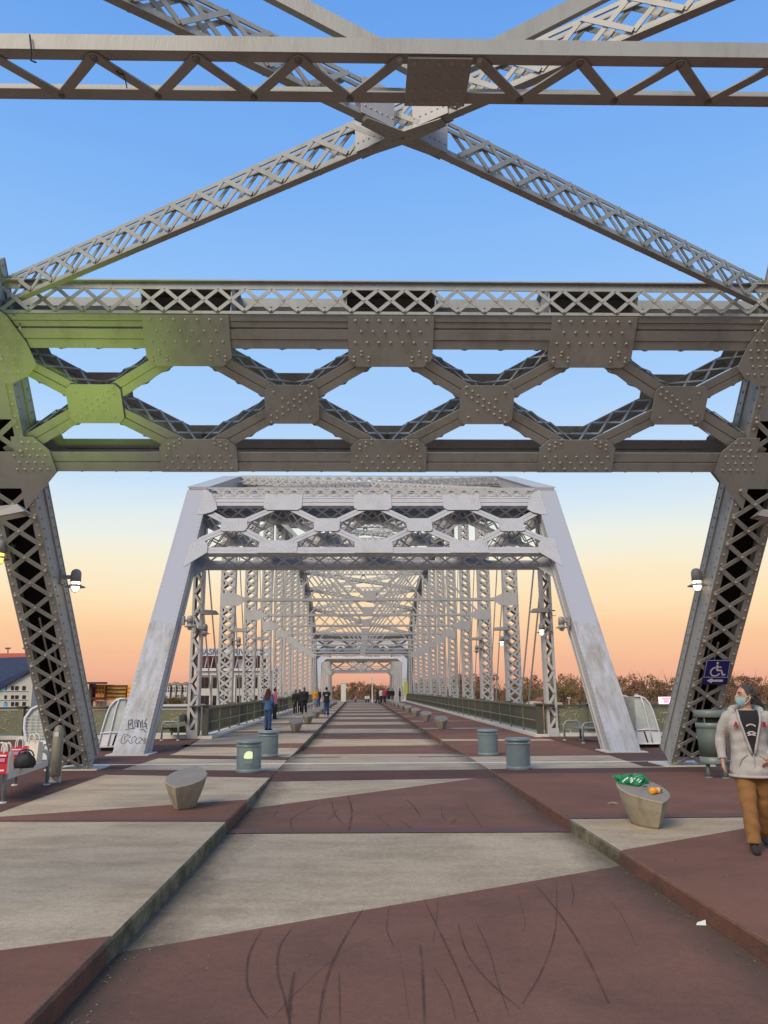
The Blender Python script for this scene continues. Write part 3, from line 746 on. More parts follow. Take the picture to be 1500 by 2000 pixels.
# ------------------------------------------------------------------ spans ahead
XF = 6.6
def far_span(name, label, yb, zf, npan, pitch, heights, wtop, lod):
    sp = thing(name, label, 'bridge span', (0, yb, zf(yb)), ws=True)
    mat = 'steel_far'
    dF, nF = (0, CA, SA), (0, -SA, CA)
    yh0 = yb + wtop * CA; yhN = yh0 + pitch * npan; ybN = yhN + wtop * CA
    ky = [yh0 + pitch * i for i in range(npan + 1)]
    kz = [zf(y) + h for y, h in zip(ky, heights)]
    dB, nB = (0, -CA, SA), (0, -SA, -CA)
    for s in (-1, 1):
        end_post(sp, s * XF, yb, zf(yb), dF, nF, wtop, False)
        # far end: plain box post
        q = MB(); q.bar((s * XF, ybN, zf(ybN)), (s * XF, yhN, kz[-1]), .62, .82, X1); fe = q.build('end_post', mat, sp)
        for i in range(npan):
            q = MB(); up = Z1
            p0, p1 = Vector((s * XF, ky[i], kz[i])), Vector((s * XF, ky[i + 1], kz[i + 1]))
            q.bar(p0, p1, .46, .70, X1); q.bar(p0 + Z1 * .245, p1 + Z1 * .245, .02, .84, X1); tc_ = q.build('top_chord', mat, sp)
            if lod == 0 and i < 2:
                r_ = MB(); L = (p1 - p0).length; ax = (p1 - p0).normalized(); un = X1.cross(ax) if X1.cross(ax).z > 0 else -X1.cross(ax)
                for j in range(int(L / .18)):
                    for e in (-1, 1): r_.rivet(p0 + ax * (.1 + .18 * j) + X1 * (e * .36) + un * .25, un, .02)
                r_.build('rivets', 'rivet_far', tc_, True, True)
        # lower chord below the walkway
        q = MB(); q.box(s * XF - .25, s * XF + .25, yb, ybN, -2.6 + zf(ybN), -2.1 + zf(ybN)); q.build('bottom_chord', mat, sp)
        for i in range(npan + 1):
            hip = i in (0, npan); W, D = (.18, .2) if hip else (.33, .22)
            z0, z1 = zf(ky[i]) - .02 - (0 if hip else .4), kz[i] - .2
            q = MB(); xx = s * (XF - (.2 if hip else .0))
            for e in (-1, 1):
                q.box(xx + e * W - .012, xx + e * W + .012, ky[i] - D, ky[i] + D, z0, z1)
                for f in (-1, 1): q.box(min(xx + e * W, xx + e * (W - .12 + (.04 if hip else 0))), max(xx + e * W, xx + e * (W - .12 + (.04 if hip else 0))), ky[i] + f * D - .012, ky[i] + f * D + .012, z0, z1)
            vp = q.build('hip_vertical' if hip else 'vertical_post', mat, sp); lt = MB()
            if lod == 0 or not hip:
                for f in ((-1, 1) if lod == 0 else (-1,)):
                    lacing(vp, (xx, ky[i] + f * (D + .013), 0), Z1, X1, Y1 * f, W - .05, z0 + (.3 if hip else .1), z1, (.42 if not hip else .40) * (1 if lod == 0 else 1.6), .095, .014, mat, False, lt, None, not hip)
                lt.build('lacing', mat, vp, stuff=True)
            if hip and i == 0:
                q = MB(); q.box(xx - .2, xx + .2, ky[i] - D - .03, ky[i] - D - .014, z0, z0 + .32); q.build('foot_plate', mat, vp)
        # tie bars, two slender flats for each panel diagonal
        for i in range(npan):
            for (a_, b_) in (((i, i + 1),) if i < npan // 2 - 1 else ((i + 1, i),) if i > npan // 2 else ((i, i + 1), (i + 1, i))):
                for e in (-1, 1):
                    q = MB(); p0 = Vector((s * XF + e * .17, ky[a_], kz[a_] - .1)); p1 = Vector((s * XF + e * .17, ky[b_], zf(ky[b_]) - 2.2))
                    q.bar(p0, p1, .15 if a_ < b_ else .08, .03, X1); q.build('tie_bar', mat, sp)
    portal(sp, yb, zf(yb), dF, nF, XF, False, (10.79, 11.50, 10.50), (9.27, 10.0), (8.10, 8.43, 8.76), 0) if lod == 0 else simple_portal(sp, yb, zf(yb), dF, nF, wtop)
    simple_portal(sp, ybN, zf(ybN), dB, nB, wtop)
    for i in range(npan + 1):
        y, z = ky[i], kz[i]
        lattice_beam(sp, (-XF + .4, y, z - .05), (XF - .4, y, z - .05), Z1, .60 if i else .5, .35, .5 if lod == 0 else 1.0, mat, 'top_strut', False, False, .085)
        if 0 < i < npan:
            zs = zf(y) + 5.76; q = MB(); xi = XF - .3
            for e in (-1, 1): q.box(-xi, xi, y + e * .17 - .012, y + e * .17 + .012, zs - .06, zs + .06); q.box(-xi, xi, y + e * .13 - .04, y + e * .13 + .04, zs - .062, zs - .05)
            st = q.build('sway_strut', mat, sp); lt = MB()
            lacing(st, (0, y, zs - .065), X1, Y1, -Z1, .14, -xi, xi, .4, .06, .01, mat, False, lt, None, False); lt.build('lacing', mat, st, stuff=True)
            for s in (-1, 1):
                poly = [(XF + .28, .30), (XF - .32, .30), (XF - .85, .065), (XF - 1.0, .065), (XF - 1.0, -.065), (XF - .85, -.065), (XF - .5, -.30), (XF + .28, -.30)]
                g = MB(); pts = [(s * u, y - .26, zs + w) for u, w in poly]; g.prism(pts if s < 0 else pts[::-1], (0, .015, 0)); g.build('knee_gusset', mat, st)
            g = MB(); g.prism([(-.3, y - .22, zs + .4), (.3, y - .22, zs + .4), (.3, y - .22, zs - .07), (-.3, y - .22, zs - .07)], (0, .012, 0)); g.build('gusset_plate', mat, st)
            for s in (-1, 1):
                q = MB()
                for e in (-1, 1): q.bar((s * .12, y + e * .1, zs + .1), (s * (XF - .4), y + e * .1, z - .35), .13, .03, Y1)
                q.build('sway_diagonal', mat, sp)
                q = MB()
                if z - zs > 6.0:
                    q.bar((s * (XF - .3), y, zs + .1), (0, y, z - .3), .12, .03, Y1); q.build('sway_diagonal', mat, sp)
        if i < npan:
            for s in (-1, 1):
                lattice_beam(sp, (s * (XF - .35), ky[i] + .2, kz[i]), (-s * (XF - .35), ky[i + 1] - .2, kz[i + 1]), Z1, .42, .2, .45 if lod == 0 else 1.0, mat, 'lateral_brace', False, False, .075)
    return sp, ky, kz
def simple_portal(sp, yb, zb, d, n, wtop):
    d, n = Vector(d), Vector(n); P = lambda u, w, k: Vector((0, yb, zb)) + X1 * u + d * w + n * k
    m = MB(); xi = XF - .35; S = 3.33
    w0, w1 = wtop - 3.5, wtop - .2
    for a, b in ((w0, w0 + .36), (w1 - .7, w1)): m.obox(P(0, (a + b) / 2, -.3), X1 * xi, d * ((b - a) / 2), n * .3)
    fr = m.build('portal_frame', 'steel_far', sp)
    wm = (w0 + w1 - .4) / 2
    for i in (-1.5, -.5, .5, 1.5):
        g = MB(); g.obox(P(i * S, wm, 0), X1 * .46, d * .36, n * .01); g.build('gusset_plate', 'steel_far', fr)
        for e in (-1, 1):
            for wE in (w0 + .2, w1 - .5):
                g = MB(); g.bar(P(i * S, wm, -.05), P((i + e * .5) * S, wE, -.05), .28, .06, n); g.build('diagonal_brace', 'steel_far', fr)
    for s in (-1, 1):
        g = MB(); pts = [P(s * xi, w0, -.02), P(s * (xi - .8), w0, -.02), P(s * xi, w0 - .9, -.02)]; g.prism(pts, n * .04); g.build('corner_bracket', 'steel_far', fr)
H10 = [8.95, 11.5, 13.0, 13.9, 14.3, 14.4, 14.3, 13.9, 13.0, 11.5, 8.95]
main_span, KY, KZ = far_span('truss_span', 'long pale grey arched-top steel truss span straight ahead past the joint', 21.91, zd, 10, 7.86, H10, 11.7, 0)
span2, KY2, KZ2 = far_span('truss_span', 'small far-off truss span seen through the end of the long pale span', 119.4, zd, 6, 7.2, [8.95, 10.4, 11.2, 11.4, 11.2, 10.4, 8.95], 11.7, 1)
# ================================================================== street furniture
_nd, _nn = Vector(dN), Vector(nN)
def near_plane(x, y, k=0.0):                   # point of the near end-post plane seen at a photo pixel
    d = _ray(x, y); p0 = Vector((0, 18.1, 0)) + _nn * k; return CAM + d * ((p0 - CAM).dot(_nn) / d.dot(_nn))
_fd, _fn = Vector((0, CA, SA)), Vector((0, -SA, CA))
def far_plane(x, y, k=0.0):
    d = _ray(x, y); p0 = Vector((0, 21.91, 0)) + _fn * k; return CAM + d * ((p0 - CAM).dot(_fn) / d.dot(_fn))
def put(o, loc, rz=0.0, label=None, group=None):
    o.location = loc; o.rotation_euler = (0, 0, rz)
    if label: o['label'] = label
    if group: o['group'] = group
    return o
# ---- railings beside the long span
def railing(sd, label):
    y0, y1 = 29.4, 110.0; x = sd * RAILX
    r = thing('railing', label, 'railing', (x, y0, 0), ws=True)
    m = MB(); m.box(x - .05, x + .05, y0, y1, 1.04, 1.10); m.box(x - .03, x + .03, y0, y1, 1.0, 1.035); m.build('top_rail', 'olive', r)
    m = MB(); m.cyl((x - sd * .12, y0 + .05, .56), (x - sd * .12, y1, .56), .026, n=8); m.build('hand_rail', 'olive', r)
    m = MB(); m.box(x - .025, x + .025, y0, y1, .17, .22); m.build('bottom_rail', 'olive', r)
    m = MB(); m.box(x - .22, x + .28, y0 - .4, y1, .004, .10); m.build('plinth', 'plinth', r)
    n = int((y1 - y0) / 2.62); pm = MB()
    pm.box(-.035, .035, -.03, .03, .1, 1.04); pm.box(-.12 if sd > 0 else -.02, .02 if sd > 0 else .12, -.02, .02, .54, .58); pmesh = pm.mesh('post', 'olive')
    for i in range(n + 1):
        o = link('post', pmesh, r); o.location = (x, y0 + .04 + i * 2.62, 0); o.matrix_parent_inverse = Matrix.Translation((-x, -y0, 0))
    m = MB(); y = y0 + .1; i = 0
    while y < y1:
        if y < 62:
            t = .014; m.tube([(x, y, .22), (x + .01, y + .03 * math.sin(i * 1.7), .45), (x - .01, y - .03 * math.sin(i * 1.7), .75), (x, y, 1.0)], .011, 4)
        else: m.box(x - .011, x + .011, y - .011, y + .011, .22, 1.0)
        y += .095 if y < 62 else .14; i += 1
    m.build('balusters', 'olive_dark', r, stuff=True)
    m = MB()                                   # heavy corner post
    m.box(x - .10, x + .10, y0 - .32, y0 - .10, .1, 1.12); m.box(x - .16, x + .16, y0 - .38, y0 - .04, 1.12, 1.16); m.build('corner_post', 'olive_dark', r)
    for yy in KY[:9]:
        m = MB(); m.box(x + sd * .12, x + sd * .5, yy - .45, yy - .25, 1.09, 1.13); m.build('post_cap', 'olive_dark', r)
    return r
railing(-1, 'olive railing with close balusters along the left walkway'); railing(1, 'olive railing with close balusters along the right walkway')
def bay_railing(sd, label):
    y = BAY1 - .05; r = thing('railing', label, 'railing', (sd * 10, y, 0), ws=True)
    xa, xb = sd * 6.25, sd * BAYX; lo, hi = min(xa, xb), max(xa, xb)
    m = MB(); m.box(lo, hi, y - .06, y + .06, 1.03, 1.11); m.build('top_rail', 'olive_dark', r)
    m = MB(); m.box(lo, hi, y - .12, y + .2, .004, .13); m.build('plinth', 'plinth', r)
    n = 5; w = (hi - lo) / n; rg = random.Random(11 + sd)
    for i in range(n + 1):
        m = MB(); xx = lo + i * w; m.box(xx - .09, xx + .09, y - .1, y + .1, .13, 1.12); m.box(xx - .17, xx + .17, y - .17, y + .17, 1.12, 1.15); m.build('post', 'olive', r)
    for i in range(n):
        m = MB(); m.box(lo + i * w + .1, lo + (i + 1) * w - .1, y - .012, y + .012, .2, 1.0); pn = m.build('panel', 'olive', r); q = MB()
        for j in range(34):                    # raised pale swirls stand for lit ground showing through cut-outs
            cx, cz = lo + i * w + .3 + rg.random() * (w - .6), .35 + rg.random() * .5; a0 = rg.uniform(0, 6.28); rr = rg.uniform(.06, .2)
            pts = [Vector((min(max(cx + rr * math.cos(a0 + t * .35), lo + i * w + .12), lo + (i + 1) * w - .12), y - .018, min(max(cz + rr * math.sin(a0 + t * .35), .24), .97))) for t in range(5)]
            q.tube(pts, [.004, .012, .014, .012, .004], 4)
        q.build('pattern', 'olive_light', pn, stuff=True)
    m = MB(); m.box(xb - .05, xb + .05, -14, y, 1.03, 1.11); m.build('side_rail', 'olive_dark', r)
    m = MB(); m.box(xb - .012, xb + .012, -14, y, .2, 1.0); m.build('side_panel', 'olive', r)
bay_railing(-1, 'dark olive panel railing with pale swirl pattern behind the left bay'); bay_railing(1, 'dark olive panel railing with pale swirl pattern behind the right bay')

# ---- lighted bollards
def glass_mat():
    m = bpy.data.materials.new('bollard_glass'); m.use_nodes = True; nt = m.node_tree; b = nt.nodes['Principled BSDF']
    b.inputs['Base Color'].default_value = (0.25, 0.32, 0.34, 1); b.inputs['Roughness'].default_value = 0.28
    t = nt.nodes.new('ShaderNodeBsdfTransparent'); t.inputs[0].default_value = (0.62, 0.72, 0.70, 1)
    mx = nt.nodes.new('ShaderNodeMixShader'); mx.inputs[0].default_value = 0.62
    nt.links.new(t.outputs[0], mx.inputs[1]); nt.links.new(b.outputs[0], mx.inputs[2]); nt.links.new(mx.outputs[0], nt.nodes['Material Output'].inputs[0])
    MATS['bollard_glass'] = m
glass_mat()
def bollard(loc, label, lit):
    t = thing('light_bollard', label, 'bollard', loc, group='light bollards beside the joint')
    m = MB(); m.lathe([(.265, 0), (.272, .01), (.272, .06), (.262, .075)], n=28); m.build('base_ring', 'teal_metal', t, True)
    m = MB(); m.lathe([(.255, .075), (.258, .3), (.255, .52)], n=28); m.f = m.f[:-2]; m.mi = m.mi[:-2]; m.build('glass_body', 'bollard_glass', t, True)
    m = MB(); m.lathe([(.262, .52), (.268, .53), (.268, .55), (.24, .555), (.235, .585), (.272, .592), (.278, .61), (.272, .64), (.2, .652), (.01, .655)], n=28); m.build('cap', 'teal_metal', t, True)
    m = MB(); m.lathe([(.12, .075), (.12, .2), (.05, .22), (.05, .28)], n=14); m.build('lamp_stand', 'lamp_grey', t)
    m = MB(); m.lathe([(.105, .28), (.11, .31), (.095, .37), (.06, .41), (.01, .425)], n=16); m.build('lamp_globe', 'lit_bollard' if lit else 'lens_off', t, True)
    m = MB()
    for k in range(4):
        an = k * math.pi / 2 + .5; c, s_ = math.cos(an), math.sin(an); m.obox((c * .245, s_ * .245, .3), Vector((c, s_, 0)) * .008, Vector((-s_, c, 0)) * .014, Z1 * .225)
    m.build('mullions', 'teal_metal', t, stuff=True)
for x, y, lab, lit in ((482, 1511, 'grey-blue glass bollard on the left walk with its lamp lit', True), (521, 1480, 'unlit grey-blue bollard standing behind the lit one on the left', False),
                       (1018, 1505, 'grey-blue bollard on the right walk nearer the camera, in front of the joint line', False), (957, 1477, 'grey-blue bollard on the right walk beyond the joint line', False)):
    p = G(x, y); bollard((p.x, p.y + .27, 0), lab, lit)

# ---- stone seats: pointed-oval tops that rise to the back, tapering to a small foot
def seat_mesh():
    m = MB(); N = 20
    def ring(L, W, zf):
        out = []
        for i in range(N):
            t = i / N * 2 - 1 if i < N // 2 else None
            if i < N // 2: u = -1 + 2 * i / (N // 2); out.append(Vector((W * (1 - abs(u) ** 2.2), u * L, 0)))
            else: u = 1 - 2 * (i - N // 2) / (N // 2); out.append(Vector((-W * (1 - abs(u) ** 2.2), u * L, 0)))
        return [Vector((p.x, p.y, zf(p.y / L))) for p in out]
    levels = [(.34, .135, lambda u: 0.0), (.37, .15, lambda u: .02), (.43, .20, lambda u: .14 + .02 * u), (.49, .255, lambda u: .28 + .06 * u), (.53, .29, lambda u: .405 + .095 * u), (.54, .298, lambda u: .425 + .10 * u), (.525, .285, lambda u: .437 + .10 * u)]
    vs = []
    for L, W, zf in levels: vs += ring(L, W, zf)
    k = len(levels)
    m.add(vs, [(i * N + j, i * N + (j + 1) % N, (i + 1) * N + (j + 1) % N, (i + 1) * N + j) for i in range(k - 1) for j in range(N)] + [tuple(range(N))[::-1]], 0)
    m.add([Vector(v) for v in vs[-N:]], [tuple(range(N))], 1)
    return m.mesh('stone_seat', ['seat_stone', 'seat_top'])
smesh = seat_mesh()
def seat(x, y, label, rz=0.0):
    o = link('stone_seat', smesh); put(o, (x, y, zd(y) + .002), rz); return tag(o, label, 'stone seat', 'stone seats along the walkways')
pL, pR = G(349, 1585), G(1284, 1622)
seat(pL.x, pL.y + .42, 'empty pointed-oval stone seat nearest the camera on the left walk', rad(-4))
seat(pR.x, pR.y + .42, 'pointed-oval stone seat on the right walk with a green bag on top', rad(5))
ordn = ['first', 'second', 'third', 'fourth', 'fifth', 'sixth', 'seventh', 'eighth', 'ninth']
for i in range(8): seat(-3.07, 33.5 + 7.86 * i, '%s stone seat beyond the bollards along the left kerb, counted from the camera' % ordn[i])
for i in range(9): seat(3.05, 35.3 + 7.86 * i, '%s stone seat beyond the bollards along the right kerb, counted from the camera' % ordn[i])
# things left on the right seat
def topz(p, o): return None
sx, sy = pR.x, pR.y + .42
def crumple(n, m, rx, ry, rz, seed, amp):
    rg = random.Random(seed); ph = [(rg.uniform(0, 6.28), rg.uniform(0, 6.28), rg.randint(2, 7), rg.randint(1, 5)) for _ in range(9)]
    vs, fs = [], []
    for i in range(m + 1):
        th = math.pi * i / m
        for j in range(n):
            a = 2 * math.pi * j / n; k = 1 + amp * sum(math.sin(a * q[2] + q[0]) * math.sin(th * q[3] + q[1]) for q in ph) / 3
            z = math.cos(th) * rz * k
            vs.append(Vector((math.sin(th) * math.cos(a) * rx * k, math.sin(th) * math.sin(a) * ry * k, max(z, -rz * .5))))
    for i in range(m):
        for j in range(n): fs.append((i * n + j, i * n + (j + 1) % n, (i + 1) * n + (j + 1) % n, (i + 1) * n + j))
    return vs, fs
material('green_plastic', (0.01, 0.23, 0.085), 0.35, 0, 0.3, 12, 0.4, 25)
material('white_print', (0.75, 0.8, 0.76), 0.5)
material('orange_plastic', (0.85, 0.36, 0.02), 0.3)
material('peach_label', (0.85, 0.48, 0.28), 0.4)
t = thing('plastic_bag', 'crumpled green plastic bag with white print lying on the right stone seat', 'bag', (sx - .06, sy + .22, .505)); t.rotation_euler = (rad(9), 0, rad(-14))
m = MB(); vs, fs = crumple(26, 14, .20, .13, .075, 4, .34); m.add(vs, fs); gb = m.build('bag_body', 'green_plastic', t)
m = MB()
for k in range(6):
    i0 = (26 * (5 + k % 2) + 17 + k // 2 * 2) % len(vs); a = vs[i0] * 1.03; m.bar(a, a + Vector((.035, -.005, .028)), .014, .004, (0, -1, .5))
for k in range(5): a = vs[26 * 4 + 16 + k] * 1.04; m.bar(a, a + Vector((.02, .0, .02)), .012, .004, (0, -1, .6))
m.build('white_lettering', 'white_print', t, stuff=True)
t = thing('orange_bottle', 'small orange bottle lying on the right stone seat beside the green bag', 'bottle', (sx + .105, sy - .20, .435)); t.rotation_euler = (rad(8), 0, rad(28))
m = MB(); m.tube([(-.1, 0, 0), (-.09, 0, 0), (-.04, 0, 0), (.0, 0, 0), (.05, 0, 0), (.06, 0, 0)], [.03, .042, .042, .032, .034, .028], 12); m.build('bottle_body', 'orange_plastic', t, True)
m = MB(); m.tube([(.0, 0, .001), (.045, 0, .001)], [.0355, .0355], 12); m.build('label', 'peach_label', t, True)
m = MB(); m.tube([(.06, 0, 0), (.085, 0, 0)], [.018, .018], 8); m.build('cap', 'black', t)
m = MB(); m.tube([(sx - .02, sy - .06, .462), (sx + .02, sy - .07, .468), (sx + .04, sy - .05, .462)], .008, 5); tag(m.build('twig', 'olive_dark'), 'tiny twig lying on top of the right stone seat', 'twig')
p = G(1197, 1571); m = MB(); m.tube([(p.x - .07, p.y, .012), (p.x, p.y + .02, .022), (p.x + .07, p.y - .01, .012)], .009, 5); tag(m.build('leaf_scrap', 'olive_light'), 'small dry leaf scrap on red paving left of the right stone seat', 'leaf')
p = G(1370, 1808, -.15); m = MB(); m.prism([(p.x - .045, p.y - .01, -.143), (p.x + .03, p.y - .02, -.143), (p.x + .045, p.y + .02, -.115), (p.x - .02, p.y + .03, -.135)], (0, 0, .003)); tag(m.build('paper_scrap', 'white_print'), 'scrap of white paper by the right kerb', 'paper')

# ---- benches
def bench(loc, rz, label, L=2.2, back=False):
    t = thing('bench', label, 'bench', loc, rz, 'tube-framed benches')
    for e in (-1, 1):
        m = MB(); y = e * L / 2
        pts = [(.28, y, 0), (.28, y, .48)] + [(.28 - .14 + .14 * math.cos(a), y, .48 + .14 * math.sin(a)) for a in (.5, 1.0, 1.57)] + [(-.1, y, .62)] + [(-.14 + .14 * math.cos(a), y, .48 + .14 * math.sin(a)) for a in (2.1, 2.7)] + [(-.28, y, .45), (-.28, y, 0)]
        m.tube(pts, .034, 10); m.build('end_frame', 'teal_metal', t, True)
        m = MB()
        for x in (.28, -.28): m.lathe([(.06, .004), (.06, .018), (.035, .03)], (x, y, 0), 10)
        m.build('foot', 'pale_metal', t)
    for i in range(5):
        m = MB(); x = -.22 + i * .105; m.box(x - .047, x + .047, -L / 2, L / 2, .425, .45); m.build('slat', 'seat_slat', t)
    m = MB(); m.box(.255, .285, -L / 2 + .03, L / 2 - .03, .34, .452); m.build('front_apron', 'pale_metal', t)
    if back:
        m = MB(); m.box(-.3, -.27, -L / 2, L / 2, .6, .85); m.build('backrest', 'seat_slat', t)
pa, pb = G(4, 1570), G(90, 1534)
by = (pa.y + pb.y) / 2; bx_ = (pa.x + pb.x) / 2 - .28
bench((bx_, by, 0), math.atan2(-(pb.x - pa.x), pb.y - pa.y), 'bench on the near left walk with shopping bags on it', (pb - pa).length)
p = G(1128, 1452); bench((p.x + .35, p.y + .75, 0), rad(8), 'bench behind the right end post of the long span', 1.5)
p = G(335, 1447); bench((p.x - .1, p.y + .9, 0), rad(180), 'bench with a dark back behind the left end post of the long span', 1.5, True)
# bags on the near bench
material('bag_red', (0.55, 0.012, 0.035), 0.5, 0, 0.1, 8)
material('bag_pink', (0.62, 0.22, 0.36), 0.5)
material('bag_cream', (0.66, 0.60, 0.49), 0.85, 0, 0.12, 10, 0.3, 60)
material('bag_white', (0.74, 0.72, 0.68), 0.7)
def paper_bag(px, py, w, h, dp, label, cols, rz=0.0, zt=.452):
    w, h = w * .85, h * .8; q = G(px, py, zt); t = thing('shopping_bag', label, 'bag', (q.x - .12, q.y + dp / 2, zt), rz, 'bags on the near bench')
    m = MB(); hw, hd = w / 2, dp / 2
    m.add([(-hw, -hd, 0), (hw, -hd, 0), (hw, hd, 0), (-hw, hd, 0), (-hw * 1.02, -hd * .7, h), (hw * 1.02, -hd * .7, h), (hw, hd * .7, h), (-hw, hd * .7, h)], [(0, 1, 5, 4), (1, 2, 6, 5), (2, 3, 7, 6), (3, 0, 4, 7), (3, 2, 1, 0)]); m.mi = [0, 1, 0, 1, 0]
    m.build('bag_body', cols, t)
    for s in (-1, 1):
        m = MB(); y = s * hd * .7; m.tube(smooth_path([Vector((-hw * .45, y, h - .02)), Vector((-hw * .4, y, h + .09)), Vector((0, y, h + .14)), Vector((hw * .4, y, h + .09)), Vector((hw * .45, y, h - .02))], 3), .009 if cols[0] != 'bag_cream' else .016, 5); m.build('handle', 'bag_white' if cols[0] != 'bag_cream' else 'bag_cream', t)
    return t, hw, hd, h
t, hw, hd, h = paper_bag(8, 1512, .30, .40, .16, 'red and white paper shopping bag at the left edge of the near bench', ['bag_red', 'bag_white'], rad(12))
m = MB(); m.box(-hw * .8, hw * .8, -hd - .004, -hd - .001, h * .8, h * .88); m.box(-hw * .7, hw * .7, -hd - .004, -hd - .001, h * .12, h * .2); m.build('print', 'bag_white', t, stuff=True)
m = MB(); m.box(-hw * .7, hw * .7, -hd - .004, -hd - .001, h * .55, h * .72); m.build('print', 'bag_pink', t, stuff=True)
t, hw, hd, h = paper_bag(46, 1497, .31, .40, .16, 'red and white paper bag mid-bench behind the black bag', ['bag_red', 'bag_white'], rad(8))
m = MB(); m.box(-hw * .85, hw * .85, -hd - .004, -hd - .001, h * .82, h * .88); m.build('print', 'bag_white', t, stuff=True)
m = MB(); m.box(-hw * .75, hw * .75, -hd - .004, -hd - .001, h * .58, h * .76); m.build('print', 'bag_pink', t, stuff=True)
paper_bag(20, 1507, .24, .36, .14, 'cream cloth tote slumped between the two red bags on the near bench', ['bag_cream', 'bag_cream'], rad(-10))
paper_bag(73, 1488, .32, .42, .18, 'tall cream canvas tote at the right end of the near bench', ['bag_cream', 'bag_cream'], rad(-14))
q = G(47, 1500, .452); t = thing('handbag', 'black fabric bag in front of the red bag on the near bench', 'bag', (q.x, q.y, .455), group='bags on the near bench')
m = MB(); vs, fs = crumple(20, 12, .17, .11, .16, 9, .16); m.add([v + Vector((0, 0, .08)) for v in vs], fs); m.build('bag_body', 'black', t, True)
m = MB(); m.tube(smooth_path([Vector((-.12, 0, .2)), Vector((-.06, 0, .28)), Vector((.09, 0, .27)), Vector((.15, 0, .18))], 4), .012, 6); m.build('strap', 'black', t)
# ---- slim post bin on the left
material('olive_post', (0.17, 0.16, 0.115), .5, 0, .12, 6)
p = G(84, 1530); t = thing('post_bin', 'slim olive-grey post bin with a looped cable beside the near left end post', 'bin', (p.x + .18, p.y + .1, 0))
m = MB(); m.lathe([(.095, .12), (.10, .14), (.10, .93), (.085, .95), (.075, 1.0), (.04, 1.04), (.01, 1.05)], n=18); m.build('body', 'olive_post', t, True)
m = MB(); m.cyl((-.06, 0, 0), (-.06, 0, .3), .035); m.cyl((.06, .05, 0), (.06, .05, .3), .035); m.build('leg', 'pale_metal', t)
m = MB(); m.lathe([(.11, .003), (.11, .02), (.04, .05)], (-.07, 0, 0), 12); m.build('foot', 'pale_metal', t)
m = MB(); m.box(-.04, .04, -.106, -.098, .84, .92); m.build('label_plate', 'pale_metal', t)
m = MB(); m.tube(smooth_path([Vector((.14, -.05, .8)), Vector((.24, -.06, .74)), Vector((.26, -.06, .55)), Vector((.2, -.06, .38)), Vector((.13, -.05, .42))], 4), .014, 6); m.build('cable', 'lamp_dark', t)
# ---- litter bin on the right
p = G(1404, 1522); t = thing('litter_bin', 'grey-green litter bin with mesh body standing before the near right end post', 'bin', (p.x + .02, p.y + .2, 0))
m = MB(); m.lathe([(.245, .27), (.25, .28), (.25, .40)], n=24); m.build('bottom_band', 'bin_metal', t, True)
m = MB(); m.lathe([(.245, .40), (.262, .95)], n=24); m.build('mesh_body', 'bin_mesh', t, True)
m = MB(); m.lathe([(.264, .93), (.275, .94), (.278, 1.02), (.262, 1.03)], n=24); m.build('rim', 'bin_metal', t, True)
m = MB(); m.lathe([(.23, 1.0), (.22, 1.15)], n=20); m.build('liner', 'black_gap', t)
m = MB(); m.lathe([(.28, 1.13), (.292, 1.14), (.295, 1.24), (.28, 1.26), (.15, 1.27), (.01, 1.275)], n=24); m.build('lid', 'bin_metal', t, True)
m = MB()
for a in (0.5, 2.2, 3.9, 5.6): m.cyl((.25 * math.cos(a), .25 * math.sin(a), 1.0), (.25 * math.cos(a), .25 * math.sin(a), 1.14), .014, n=6)
m.build('lid_support', 'bin_metal', t)
m = MB(); m.tube([(.31, -.12, 0), (.31, -.12, 1.1), (.28, -.12, 1.22), (.2, -.10, 1.25)], .034, 10); m.build('frame_tube', 'teal_metal', t, True)
for x, y in ((-.12, 0), (.14, -.14)):
    m = MB(); m.cyl((x, y, .02), (x, y, .28), .04); m.lathe([(.075, .004), (.075, .02), (.045, .03)], (x, y, 0), 12); m.build('leg', 'bin_metal', t, True)
